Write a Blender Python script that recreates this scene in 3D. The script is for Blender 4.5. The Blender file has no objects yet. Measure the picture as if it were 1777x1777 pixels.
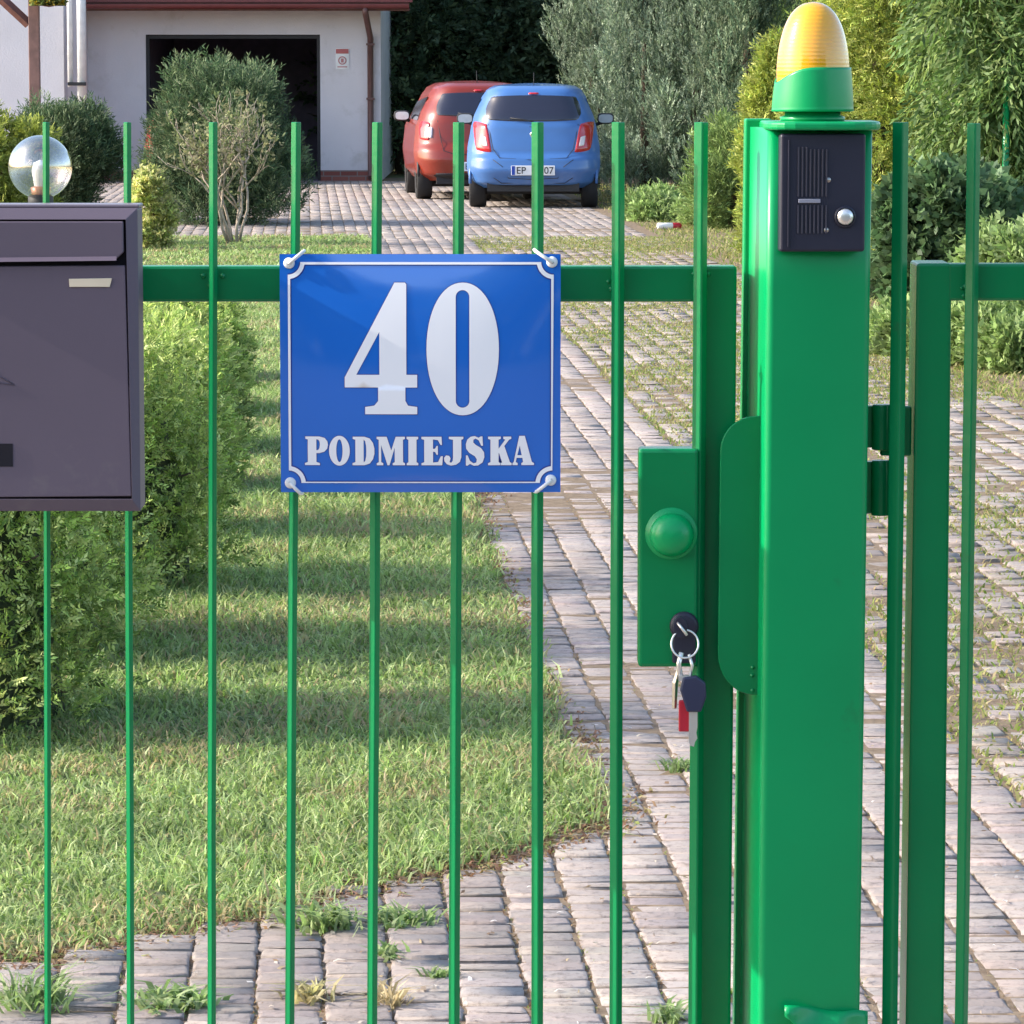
import bpy, bmesh, math, random
import numpy as np
from mathutils import Vector, Matrix
random.seed(7)
RNG = np.random.default_rng(11)
S = bpy.context.scene
COL = S.collection
# ------------------------------------------------------------------ camera, sky, sun, exposure
F = 7000.0; W = 1777.0; CX = 888.5; CY = 888.5; HOR = 120.0; H = 1.65
PITCH = math.atan((CY - HOR) / F)
cam = bpy.data.objects.new('camera', bpy.data.cameras.new('camera')); COL.objects.link(cam)
cam.location = (0, 0, H); cam.rotation_euler = (math.pi / 2 - PITCH, 0, 0)
cam.data.sensor_width = 36; cam.data.lens = F / W * 36
cam.data.clip_start = 0.1; cam.data.clip_end = 2000
S.camera = cam
SUN_EL = math.radians(29); SUN_AZ = math.radians(1.6)      # from the left, a touch towards the street
w = bpy.data.worlds.new('World'); S.world = w; w.use_nodes = True
nt = w.node_tree; bg = nt.nodes['Background']
sky = nt.nodes.new('ShaderNodeTexSky'); sky.sky_type = 'NISHITA'; sky.sun_disc = False
sky.sun_elevation = SUN_EL; sky.sun_rotation = math.radians(270) - SUN_AZ
sky.air_density = 1.0; sky.dust_density = 2.0; sky.ozone_density = 1.0
nt.links.new(sky.outputs[0], bg.inputs[0]); bg.inputs[1].default_value = 0.15
ld = bpy.data.lights.new('sun', 'SUN'); ld.energy = 2.5; ld.angle = math.radians(0.5); ld.color = (1, .93, .83)
sun = bpy.data.objects.new('sun', ld); COL.objects.link(sun)
sd = Vector((-math.cos(SUN_AZ) * math.cos(SUN_EL), -math.sin(SUN_AZ) * math.cos(SUN_EL), math.sin(SUN_EL)))
sun.rotation_euler = sd.to_track_quat('Z', 'Y').to_euler()
S.view_settings.view_transform = 'Standard'; S.view_settings.look = 'None'
S.view_settings.exposure = 1.45; S.view_settings.gamma = 1
S.render.resolution_x = 1024; S.render.resolution_y = 1024

# ------------------------------------------------------------------ helpers
ct, st_ = math.cos(PITCH), math.sin(PITCH)
def P(px, py, Y):
    a = (px - CX) / F; b = -(py - CY) / F
    dy = ct + b * st_; dz = -st_ + b * ct
    k = Y / dy
    return Vector((a * k, Y, H + dz * k))
def G(px, py, z=0.0):
    a = (px - CX) / F; b = -(py - CY) / F
    dy = ct + b * st_; dz = -st_ + b * ct
    k = (z - H) / dz
    return Vector((a * k, dy * k, z))
SLOPE = -0.0504
def UV(u, v): return (u + SLOPE * v, v)

def setp(o, label=None, cat=None, group=None, kind=None):
    if label: o['label'] = label
    if cat: o['category'] = cat
    if group: o['group'] = group
    if kind: o['kind'] = kind
    return o
def empty(name, loc, label, cat, group=None, rz=0):
    o = bpy.data.objects.new(name, None); COL.objects.link(o)
    o.location = loc; o.rotation_euler = (0, 0, rz); o.empty_display_size = .05
    return setp(o, label, cat, group)

class MB:
    def __init__(s): s.v = []; s.f = []; s.sm = []
    def add(s, vs, fs, smooth=False):
        n = len(s.v); s.v += [tuple(x) for x in vs]
        s.f += [tuple(i + n for i in f) for f in fs]; s.sm += [smooth] * len(fs)
        return s
    def box(s, a, b):
        x0, y0, z0 = a; x1, y1, z1 = b
        return s.add([(x0,y0,z0),(x1,y0,z0),(x1,y1,z0),(x0,y1,z0),(x0,y0,z1),(x1,y0,z1),(x1,y1,z1),(x0,y1,z1)],
              [(0,3,2,1),(4,5,6,7),(0,1,5,4),(1,2,6,5),(2,3,7,6),(3,0,4,7)])
    def ngon_prism(s, pts, axis, a, b, smooth=False):
        # pts: 2D CCW; axis 'Y' -> pts are (x,z) ; 'Z' -> (x,y) ; 'X' -> (y,z)
        def m(p, t):
            return {'Y': (p[0], t, p[1]), 'Z': (p[0], p[1], t), 'X': (t, p[0], p[1])}[axis]
        n = len(pts); vs = [m(p, a) for p in pts] + [m(p, b) for p in pts]
        fs = [tuple(range(n)), tuple(range(2*n-1, n-1, -1))]
        s.add(vs, fs)
        nn = len(s.v) - 2*n
        for i in range(n):
            j = (i+1) % n; s.f.append((nn+i, nn+n+i, nn+n+j, nn+j)); s.sm.append(smooth)
        return s
    def tube(s, pts, r, n=10, caps=True, smooth=True, twist=0.0):
        pts = [Vector(p) for p in pts]; rs = r if isinstance(r, (list, tuple)) else [r]*len(pts)
        rings = []; up = None
        for i, p in enumerate(pts):
            t = (pts[min(i+1, len(pts)-1)] - pts[max(i-1, 0)]).normalized()
            if up is None:
                up = Vector((0,1,0)) if abs(t.y) < .9 else Vector((1,0,0))
            x = up.cross(t).normalized(); y = t.cross(x).normalized(); up = y
            rings.append([p + (x*math.cos(2*math.pi*k/n+twist) + y*math.sin(2*math.pi*k/n+twist))*rs[i] for k in range(n)])
        base = len(s.v)
        for rg in rings: s.v += [tuple(q) for q in rg]
        for i in range(len(pts)-1):
            for k in range(n):
                a = base+i*n+k; b = base+i*n+(k+1) % n
                s.f.append((a, b, b+n, a+n)); s.sm.append(smooth)
        if caps:
            s.f.append(tuple(base+k for k in range(n-1, -1, -1))); s.sm.append(False)
            s.f.append(tuple(base+(len(pts)-1)*n+k for k in range(n))); s.sm.append(False)
        return s
    def lathe(s, prof, c, n=40, axis='Z', smooth=True):
        # prof: list of (r, t)
        base = len(s.v)
        for r, t in prof:
            for k in range(n):
                a = 2*math.pi*k/n; q = (r*math.cos(a), r*math.sin(a))
                if axis == 'Z': s.v.append((c[0]+q[0], c[1]+q[1], c[2]+t))
                elif axis == 'Y': s.v.append((c[0]+q[0], c[1]+t, c[2]+q[1]))
                else: s.v.append((c[0]+t, c[1]+q[0], c[2]+q[1]))
        for i in range(len(prof)-1):
            for k in range(n):
                a = base+i*n+k; b = base+i*n+(k+1) % n
                s.f.append((a, b, b+n, a+n)); s.sm.append(smooth)
        return s
    def grid(s, fn, nu, nv, smooth=True):
        base = len(s.v)
        for j in range(nv+1):
            for i in range(nu+1): s.v.append(tuple(fn(i/nu, j/nv)))
        for j in range(nv):
            for i in range(nu):
                a = base + j*(nu+1)+i
                s.f.append((a, a+1, a+nu+2, a+nu+1)); s.sm.append(smooth)
        return s
    def build(s, name, mat, parent=None, bevel=0, label=None, cat=None, group=None, kind=None, seg=2, solid=0, loc=None):
        me = bpy.data.meshes.new(name); me.from_pydata(s.v, [], s.f); me.update()
        bm = bmesh.new(); bm.from_mesh(me); bmesh.ops.recalc_face_normals(bm, faces=bm.faces); bm.to_mesh(me); bm.free()
        if len(s.sm) == len(me.polygons): me.polygons.foreach_set('use_smooth', s.sm)
        o = bpy.data.objects.new(name, me); COL.objects.link(o); me.materials.append(mat)
        if parent: 
            o.parent = parent
            if loc is None and parent.type == 'EMPTY': o.matrix_parent_inverse = Matrix.Identity(4)
        if loc is not None: o.location = loc
        if solid:
            m = o.modifiers.new('solid', 'SOLIDIFY'); m.thickness = solid; m.offset = 0
        if bevel:
            m = o.modifiers.new('bevel', 'BEVEL'); m.width = bevel; m.segments = seg; m.limit_method = 'ANGLE'; m.angle_limit = math.radians(40)
            m.harden_normals = False
        return setp(o, label, cat, group, kind)

# materials ---------------------------------------------------------
def newmat(name):
    m = bpy.data.materials.new(name); m.use_nodes = True
    return m, m.node_tree, m.node_tree.nodes['Principled BSDF']
def pmat(name, col, rough=.5, metal=0, var=.12, scale=8, bump=0, bscale=60, coat=0, spec=.5, stain=None, alpha=None, trans=0, ior=1.45):
    m, t, b = newmat(name); N = t.nodes; L = t.links
    tc = N.new('ShaderNodeTexCoord')
    n1 = N.new('ShaderNodeTexNoise'); n1.inputs['Scale'].default_value = scale; n1.inputs['Detail'].default_value = 8
    L.new(tc.outputs['Object'], n1.inputs['Vector'])
    mr = N.new('ShaderNodeMapRange'); mr.inputs[1].default_value = .3; mr.inputs[2].default_value = .7
    mr.inputs[3].default_value = 1-var; mr.inputs[4].default_value = 1+var
    L.new(n1.outputs['Fac'], mr.inputs[0])
    mx = N.new('ShaderNodeVectorMath'); mx.operation = 'SCALE'; mx.inputs[0].default_value = col
    L.new(mr.outputs[0], mx.inputs['Scale'])
    out = mx.outputs[0]
    if stain:
        n2 = N.new('ShaderNodeTexNoise'); n2.inputs['Scale'].default_value = stain[1]; n2.inputs['Detail'].default_value = 6; n2.inputs['Roughness'].default_value = .7
        L.new(tc.outputs['Object'], n2.inputs['Vector'])
        r2 = N.new('ShaderNodeMapRange'); r2.inputs[1].default_value = stain[2]; r2.inputs[2].default_value = stain[2]+.12
        L.new(n2.outputs['Fac'], r2.inputs[0])
        mm = N.new('ShaderNodeMix'); mm.data_type = 'RGBA'; L.new(r2.outputs[0], mm.inputs['Factor'])
        L.new(out, mm.inputs['A']); mm.inputs['B'].default_value = (*stain[0], 1); out = mm.outputs['Result']
    L.new(out, b.inputs['Base Color'])
    rr = N.new('ShaderNodeMapRange'); rr.inputs[3].default_value = max(0, rough-.06); rr.inputs[4].default_value = min(1, rough+.08)
    L.new(n1.outputs['Fac'], rr.inputs[0]); L.new(rr.outputs[0], b.inputs['Roughness'])
    b.inputs['Metallic'].default_value = metal; b.inputs['Coat Weight'].default_value = coat; b.inputs['Coat Roughness'].default_value = .06
    b.inputs['Specular IOR Level'].default_value = spec
    b.inputs['Transmission Weight'].default_value = trans; b.inputs['IOR'].default_value = ior
    if bump:
        n3 = N.new('ShaderNodeTexNoise'); n3.inputs['Scale'].default_value = bscale; n3.inputs['Detail'].default_value = 5
        L.new(tc.outputs['Object'], n3.inputs['Vector'])
        bp = N.new('ShaderNodeBump'); bp.inputs['Strength'].default_value = 1; bp.inputs['Distance'].default_value = bump
        L.new(n3.outputs['Fac'], bp.inputs['Height']); L.new(bp.outputs[0], b.inputs['Normal'])
    return m
def leafmat(name, transl=.35, rough=.55, spec=.3):
    m, t, b = newmat(name); N = t.nodes; L = t.links
    at = N.new('ShaderNodeAttribute'); at.attribute_name = 'col'
    L.new(at.outputs['Color'], b.inputs['Base Color']); b.inputs['Roughness'].default_value = rough
    b.inputs['Specular IOR Level'].default_value = spec
    tr = N.new('ShaderNodeBsdfTranslucent')
    hs = N.new('ShaderNodeHueSaturation'); hs.inputs['Value'].default_value = 1.5; hs.inputs['Saturation'].default_value = 1.1
    L.new(at.outputs['Color'], hs.inputs['Color']); L.new(hs.outputs[0], tr.inputs['Color'])
    mx = N.new('ShaderNodeMixShader'); mx.inputs[0].default_value = transl
    L.new(b.outputs[0], mx.inputs[1]); L.new(tr.outputs[0], mx.inputs[2])
    L.new(mx.outputs[0], N['Material Output'].inputs['Surface'])
    return m
def groundmat(name, c1, c2, scale, bump=.01):
    m, t, b = newmat(name); N = t.nodes; L = t.links
    tc = N.new('ShaderNodeTexCoord'); n1 = N.new('ShaderNodeTexNoise'); n1.inputs['Scale'].default_value = scale; n1.inputs['Detail'].default_value = 10; n1.inputs['Roughness'].default_value = .7
    L.new(tc.outputs['Object'], n1.inputs[0]); cr = N.new('ShaderNodeValToRGB')
    cr.color_ramp.elements[0].position = .35; cr.color_ramp.elements[0].color = (*c1, 1); cr.color_ramp.elements[1].position = .65; cr.color_ramp.elements[1].color = (*c2, 1)
    L.new(n1.outputs['Fac'], cr.inputs[0]); L.new(cr.outputs[0], b.inputs['Base Color']); b.inputs['Roughness'].default_value = .95
    bp = N.new('ShaderNodeBump'); bp.inputs['Distance'].default_value = bump; L.new(n1.outputs['Fac'], bp.inputs['Height']); L.new(bp.outputs[0], b.inputs['Normal'])
    return m
M = {}
GREEN = (0.0, .20, .062)
M['green'] = pmat('green_gloss_paint', GREEN, .24, var=.08, scale=5, bump=.0004, bscale=45, stain=((.02, .13, .05), 14, .66))
M['green_post'] = pmat('green_post_paint', (0.0, .31, .095), .30, var=.06, scale=4, bump=.00035, bscale=32, stain=((.01, .22, .07), 9, .64))
M['box'] = pmat('graphite_powder_paint', (.118, .092, .125), .5, stain=((.15, .125, .145), 7, .60), var=.05, scale=4, bump=.00012, bscale=900)
M['gapblack'] = pmat('dark_gap', (.006, .005, .012), .8)
M['nameplate'] = pmat('beige_nameplate', (.75, .64, .48), .45)
M['black'] = pmat('black_plastic', (.022, .022, .04), .42, bump=.0001, bscale=500)
M['steel'] = pmat('bright_steel', (.85, .83, .80), .3, metal=.75)
M['steel_dull'] = pmat('dull_steel', (.45, .43, .40), .38, metal=1)
M['red_fob'] = pmat('red_plastic', (.45, .02, .04), .35)
M['blue_enamel'] = pmat('blue_enamel', (.016, .15, .62), .07, var=.03, scale=3, bump=.0003, bscale=9, coat=1, spec=.9)
M['navy_line'] = pmat('navy_line', (.03, .05, .28), .2)
M['white_enamel'] = pmat('white_enamel', (.90, .89, .92), .15, var=.01)
M['white_plastic'] = pmat('white_plastic', (.8, .8, .8), .35)
M['wall'] = pmat('pale_render', (.66, .63, .66), .9, stain=((.57, .54, .55), 1.7, .55), var=.06, scale=1.2, bump=.004, bscale=40)
M['wall_left'] = pmat('pale_render_side', (.70, .67, .70), .9, var=.05, scale=1.2, bump=.004, bscale=40)
M['brick'] = None
M['brown_wood'] = pmat('brown_wood', (.13, .055, .045), .6, var=.25, scale=12)
M['maroon'] = pmat('maroon_metal', (.16, .04, .04), .4)
M['pipe_brown'] = pmat('brown_pipe', (.12, .06, .055), .45)
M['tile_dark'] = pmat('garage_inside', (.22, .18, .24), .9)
M['rubber'] = pmat('tyre_rubber', (.02, .02, .022), .85, bump=.002, bscale=80)
M['chrome'] = pmat('chrome', (.8, .8, .8), .12, metal=1)
M['blue_car'] = pmat('blue_car_paint', (.05, .145, .38), .32, var=.02, coat=.7)
M['red_car'] = pmat('red_car_paint', (.20, .022, .010), .35, var=.02, coat=.5)
M['car_glass'] = pmat('tinted_glass', (.015, .015, .03), .07, var=.0, coat=1)
M['car_dark'] = pmat('dark_trim', (.025, .025, .028), .6)
M['tail_red'] = pmat('red_lens', (.45, .01, .015), .15, coat=1)
M['tail_clear'] = pmat('clear_lens', (.7, .62, .6), .15, coat=1)
M['plate_white'] = pmat('plate_white', (.72, .72, .74), .4)
M['bark'] = pmat('bark', (.10, .07, .05), .9, var=.3, scale=20, bump=.006, bscale=30)
M['twig'] = pmat('pale_twig', (.42, .34, .27), .85, var=.25, scale=20)
M['leaf'] = leafmat('foliage')
M['thuja'] = leafmat('thuja_scales', .28, .6, .25)
M['thinner'] = groundmat('thuja_core_shade', (.025, .035, .012), (.07, .085, .03), 40, .02)  # dark colour standing in for shade deep between the thuja sprays
M['needle'] = leafmat('needles', .2, .6, .25)
M['grass'] = leafmat('grass_blades', .4, .5, .25)

# amber lens
m, t, b = newmat('amber_lens'); N = t.nodes; L = t.links
b.inputs['Base Color'].default_value = (.93, .45, .012, 1); b.inputs['Roughness'].default_value = .10
b.inputs['Coat Weight'].default_value = 1; b.inputs['Subsurface Weight'].default_value = .15
b.inputs['Subsurface Radius'].default_value = (.03, .015, .003); b.inputs['Transmission Weight'].default_value = .12
tc = N.new('ShaderNodeTexCoord'); wv = N.new('ShaderNodeTexWave'); wv.bands_direction = 'Z'; wv.inputs['Scale'].default_value = 75
L.new(tc.outputs['Object'], wv.inputs['Vector']); bp = N.new('ShaderNodeBump'); bp.inputs['Distance'].default_value = .00012
L.new(wv.outputs['Fac'], bp.inputs['Height']); L.new(bp.outputs[0], b.inputs['Normal']); M['amber'] = m
# lamp globe
m, t, b = newmat('globe_glass'); N = t.nodes; L = t.links
gs = N.new('ShaderNodeBsdfGlossy'); gs.inputs['Roughness'].default_value = .02; gs.inputs['Color'].default_value = (1, .98, .98, 1)
tr = N.new('ShaderNodeBsdfTransparent'); tr.inputs[0].default_value = (.96, .93, .93, 1); mx = N.new('ShaderNodeMixShader')
lw = N.new('ShaderNodeLayerWeight'); lw.inputs['Blend'].default_value = .35; mr = N.new('ShaderNodeMapRange'); mr.inputs[3].default_value = .22; mr.inputs[4].default_value = .8
L.new(lw.outputs['Facing'], mr.inputs[0]); L.new(mr.outputs[0], mx.inputs[0])
L.new(tr.outputs[0], mx.inputs[1]); L.new(gs.outputs[0], mx.inputs[2]); L.new(mx.outputs[0], N['Material Output'].inputs['Surface']); M['globe'] = m
# bricks
m, t, b = newmat('brick_plinth'); N = t.nodes; L = t.links
tc = N.new('ShaderNodeTexCoord'); mp = N.new('ShaderNodeMapping'); mp.inputs['Rotation'].default_value = (math.pi/2, 0, 0)
bk = N.new('ShaderNodeTexBrick'); bk.inputs['Color1'].default_value = (.20, .055, .045, 1); bk.inputs['Color2'].default_value = (.27, .09, .07, 1)
bk.inputs['Mortar'].default_value = (.2, .17, .16, 1); bk.inputs['Scale'].default_value = 1; bk.inputs['Brick Width'].default_value = .25; bk.inputs['Row Height'].default_value = .075; bk.inputs['Mortar Size'].default_value = .008
L.new(tc.outputs['Object'], mp.inputs[0]); L.new(mp.outputs[0], bk.inputs['Vector']); L.new(bk.outputs[0], b.inputs['Base Color']); b.inputs['Roughness'].default_value = .8; M['brick'] = m
# paving stones
def stone(name, c1, c2, c3):
    m, t, b = newmat(name); N = t.nodes; L = t.links
    tc = N.new('ShaderNodeTexCoord'); ge = N.new('ShaderNodeAttribute'); ge.attribute_name = 'col'
    n1 = N.new('ShaderNodeTexNoise'); n1.inputs['Scale'].default_value = 1.1; n1.inputs['Detail'].default_value = 7
    n2 = N.new('ShaderNodeTexNoise'); n2.inputs['Scale'].default_value = 38; n2.inputs['Detail'].default_value = 8; n2.inputs['Roughness'].default_value = .75
    L.new(tc.outputs['Object'], n1.inputs[0]); L.new(tc.outputs['Object'], n2.inputs[0])
    cr = N.new('ShaderNodeValToRGB'); cr.color_ramp.elements[0].position = .35; cr.color_ramp.elements[0].color = (*c1, 1)
    cr.color_ramp.elements[1].position = .65; cr.color_ramp.elements[1].color = (*c2, 1)
    L.new(n1.outputs['Fac'], cr.inputs[0])
    mu = N.new('ShaderNodeMix'); mu.data_type = 'RGBA'; mu.blend_type = 'MULTIPLY'; mu.inputs['Factor'].default_value = 1
    L.new(cr.outputs[0], mu.inputs['A']); L.new(ge.outputs['Color'], mu.inputs['B'])
    r2 = N.new('ShaderNodeMapRange'); r2.inputs[1].default_value = .50; r2.inputs[2].default_value = .68; L.new(n2.outputs['Fac'], r2.inputs[0])
    mm = N.new('ShaderNodeMix'); mm.data_type = 'RGBA'; L.new(r2.outputs[0], mm.inputs['Factor']); L.new(mu.outputs['Result'], mm.inputs['A']); mm.inputs['B'].default_value = (*c3, 1)
    L.new(mm.outputs['Result'], b.inputs['Base Color']); b.inputs['Roughness'].default_value = .85
    bp = N.new('ShaderNodeBump'); bp.inputs['Distance'].default_value = .006; L.new(n2.outputs['Fac'], bp.inputs['Height']); L.new(bp.outputs[0], b.inputs['Normal'])
    return m
M['stone'] = stone('concrete_paver', (.285, .235, .21), (.42, .36, .325), (.17, .135, .12))
M['ground'] = groundmat('meadow_ground', (.09, .11, .035), (.17, .18, .07), 6)
M['soil'] = groundmat('joint_soil', (.13, .085, .05), (.26, .19, .12), 25)
M['lawn'] = groundmat('lawn_soil', (.06, .09, .02), (.12, .15, .045), 18)
M['asphalt'] = groundmat('asphalt', (.05, .05, .052), (.08, .08, .08), 60, .003)

# numpy mesh --------------------------------------------------------
def npmesh(name, verts, faces, cols, mat, parent=None, smooth=False, **kw):
    """verts (n,3); faces (m,k); cols (n,3) or None"""
    me = bpy.data.meshes.new(name); n = len(verts); mF, k = faces.shape
    me.vertices.add(n); me.vertices.foreach_set('co', verts.astype(np.float32).ravel())
    me.loops.add(mF*k); me.loops.foreach_set('vertex_index', faces.astype(np.int32).ravel())
    me.polygons.add(mF); me.polygons.foreach_set('loop_start', np.arange(0, mF*k, k, dtype=np.int32))
    if smooth: me.polygons.foreach_set('use_smooth', np.ones(mF, bool))
    me.update(calc_edges=True)
    if cols is not None:
        a = me.attributes.new('col', 'FLOAT_COLOR', 'POINT')
        c = np.ones((n, 4), np.float32); c[:, :3] = np.clip(cols, 0, 1); a.data.foreach_set('color', c.ravel())
    o = bpy.data.objects.new(name, me); COL.objects.link(o); me.materials.append(mat)
    if parent: o.parent = parent
    return setp(o, **kw)
def norm(a): return a/np.maximum(np.linalg.norm(a, axis=1, keepdims=True), 1e-9)
def pick(n, cols, jit=.15):
    cols = np.array(cols); i = RNG.integers(0, len(cols), n); f = RNG.random((n, 1))
    j = RNG.integers(0, len(cols), n)
    return (cols[i]*f + cols[j]*(1-f))*(1 + jit*RNG.normal(size=(n, 1)))
def leaves(p, d, side, L, Wd, col, fold=.15):
    """rhomb leaves : p base, d direction, side vector, returns v,f,c"""
    n = len(p); nrm = np.cross(d, side); L = np.broadcast_to(np.asarray(L), (n,))[:, None]; Wd = np.broadcast_to(np.asarray(Wd), (n,))[:, None]
    mid = p + d*L*.45 + nrm*L*fold*.3
    v = np.stack([p, mid + side*Wd*.5, p + d*L - nrm*L*fold*.4, mid - side*Wd*.5], 1).reshape(-1, 3)
    f = np.arange(n*4).reshape(n, 4); c = np.repeat(col, 4, 0)
    return v, f, c
def blades(name, xy, z, h, wd, lean, cols, mat=None, **kw):
    n = len(xy); a = RNG.random(n)*2*np.pi; ld = np.stack([np.cos(a), np.sin(a), 0*a], 1)
    b = RNG.random(n)*2*np.pi; sd_ = np.stack([np.cos(b), np.sin(b), 0*b], 1)
    base = np.stack([xy[:, 0], xy[:, 1], np.broadcast_to(z, (n,))], 1); h = h[:, None]; wd = wd[:, None]; lean = lean[:, None]; up = np.array([[0, 0, 1.]])
    m1 = base + up*h*.55 + ld*h*lean*.35; tip = base + up*h*(1-.35*np.minimum(lean, 1.6)) + ld*h*lean
    v = np.stack([base - sd_*wd*.5, base + sd_*wd*.5, m1 + sd_*wd*.42, tip + sd_*wd*.06, tip - sd_*wd*.06, m1 - sd_*wd*.42], 1).reshape(-1, 3)
    i = np.arange(n)[:, None]*6
    f = np.concatenate([i + np.array([[0, 1, 2, 5]]), i + np.array([[5, 2, 3, 4]])], 0)
    return npmesh(name, v, f, np.repeat(cols, 6, 0), mat or M['grass'], **kw)

def vnoise(x, y, seed=0, sc=1.0):
    """cheap smooth noise"""
    r = np.random.default_rng(seed); s = 0
    for i in range(7):
        a = r.random()*2*np.pi; k = sc*(1+i*.6); s = s + np.sin((x*np.cos(a)+y*np.sin(a))*k + r.random()*6.28)/(1+.5*i)
    return s/2.2

# ------------------------------------------------------------------ ground
g = MB().box((-400, -400, -.30), (400, 600, -.045)).build('ground', M['ground'], kind='structure')
MB().box((-60, -14, -.2), (60, 1.19, -.010)).build('street', M['asphalt'], kind='structure')
def sheet(name, pts, z, mat, **kw):
    m_ = MB(); m_.add([(x, y, z) for x, y in pts] + [(x, y, z-.1) for x, y in pts], [tuple(range(len(pts)))]); 
    return m_.build(name, mat, **kw)
# lawn outline in plan
lawn_front = [(-6, 6.2), (-2.2, 6.75), (-.93, 7.36), (-.50, 7.75), (-.24, 8.15), (.0, 8.40), (.19, 8.78), (.20, 9.2)]
lawn_pts = lawn_front + [UV(.63, 9.9), UV(.63, 12), UV(.60, 36), UV(.58, 39.8), UV(-14, 40.2)] + [(-14, 6.2)]
sheet('lawn_ground', lawn_pts, -.002, M['lawn'], kind='structure')
sheet('driveway_bed', [(-6, 1.2), (9, 1.2), UV(6.5, 30), UV(6.5, 62), (-14, 62), (-14, 39), UV(.5, 39), UV(.5, 12), (-.3, 8), (-6, 6)], -.0040, M['soil'], kind='structure')

# point in lawn (numpy)
LP = np.array(lawn_pts)
def in_poly(x, y, poly=LP):
    c = np.zeros(len(x), bool); n = len(poly); j = n-1
    for i in range(n):
        xi, yi = poly[i]; xj, yj = poly[j]
        c ^= ((yi > y) != (yj > y)) & (x < (xj-xi)*(y-yi)/(yj-yi+1e-12)+xi); j = i
    return c

def pavers(name, u0, u1, v0, v1, cu, cv, ju, jv, keep=None, hj=.004, tint=None, stagger=0, seed=1, drop=0, **kw):
    r = np.random.default_rng(seed)
    nu = int(round((u1-u0)/cu)); nv = int(round((v1-v0)/cv))
    I, J = np.meshgrid(np.arange(nu), np.arange(nv)); I = I.ravel(); J = J.ravel()
    # courses differ column by column
    off = r.random(nu)*cv*.6
    u = u0 + (I+.5)*cu; v = v0 + (J+.5)*cv + off[I]*(stagger)
    x = u + SLOPE*v; y = v
    k = np.ones(len(x), bool)
    if keep is not None: k &= keep(x, y, u, v)
    if drop: k &= r.random(len(x)) > drop
    u, v, x, y = u[k], v[k], x[k], y[k]; n = len(u)
    hw = (cu-ju)/2*(1+r.normal(size=n)*.025); hl = (cv-jv)/2*(1+r.normal(size=n)*.05)
    z = r.normal(size=n)*hj*.45 + vnoise(x, y, 5, 1.3)*.004
    tx = r.normal(size=n)*.010; ty = r.normal(size=n)*.022; rot = r.normal(size=n)*.02
    vs = []
    ch = .0045
    for (ins, dz) in ((0, -.05), (0, -.006), (ch*.5, -.002), (ch*1.6, 0)):
        for sx, sy in ((-1,-1),(1,-1),(1,1),(-1,1)):
            lx = sx*(hw-ins) + r.normal(size=n)*.0022; ly = sy*(hl-ins) + r.normal(size=n)*.0028
            X = x + lx - rot*ly + SLOPE*ly; Y = y + ly + rot*lx
            vs.append(np.stack([X, Y, z+dz+tx*lx+ty*ly], 1))
    V = np.stack(vs, 1).reshape(-1, 3)
    fr = []
    for a in range(3):
        for q in range(4):
            fr.append((a*4+q, a*4+(q+1) % 4, a*4+4+(q+1) % 4, a*4+4+q))
    fr.append((12, 13, 14, 15)); fr = np.array(fr)
    Fc = (np.arange(n)[:, None, None]*16 + fr[None]).reshape(-1, 4)
    c = .96 + r.normal(size=(n, 1))*.055 + np.stack([r.normal(size=n)*.02, r.normal(size=n)*.01, r.normal(size=n)*.02], 1)
    if tint is not None: c = c*np.array(tint)
    return npmesh(name, V, Fc, np.repeat(c, 16, 0), M['stone'], kind='structure', **kw)
notlawn = lambda x, y, u, v: ~in_poly(x, y)
wig = lambda y: .03*np.sin(y*2.1)+.02*np.sin(y*5.3)
pavers('driveway_apron', -3.152, 3.924, 3.0, 9.5, .122, .068, .007, .006, keep=lambda x, y, u, v: (~in_poly(x, y)) & ((u < .63) | (v < 7.02) | (u > 99)), seed=2, stagger=1)
pavers('driveway_track', .63, 1.606, 7.0, 39.5, .122, .074, .007, .006, seed=3, stagger=1, tint=(1.05, 1.03, 1.04))
pavers('driveway_lattice', 1.62, 3.55, 7.0, 39.5, .118, .15, .016, .042, seed=4, stagger=.8, hj=.009, drop=.05, tint=(.98, .98, .95), keep=lambda x, y, u, v: (vnoise(x, y, 9, .9) < .85) )
pavers('garage_forecourt', -5.5, 3.4, 39.6, 60, .12, .16, .008, .010, seed=6, stagger=.5)

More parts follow.
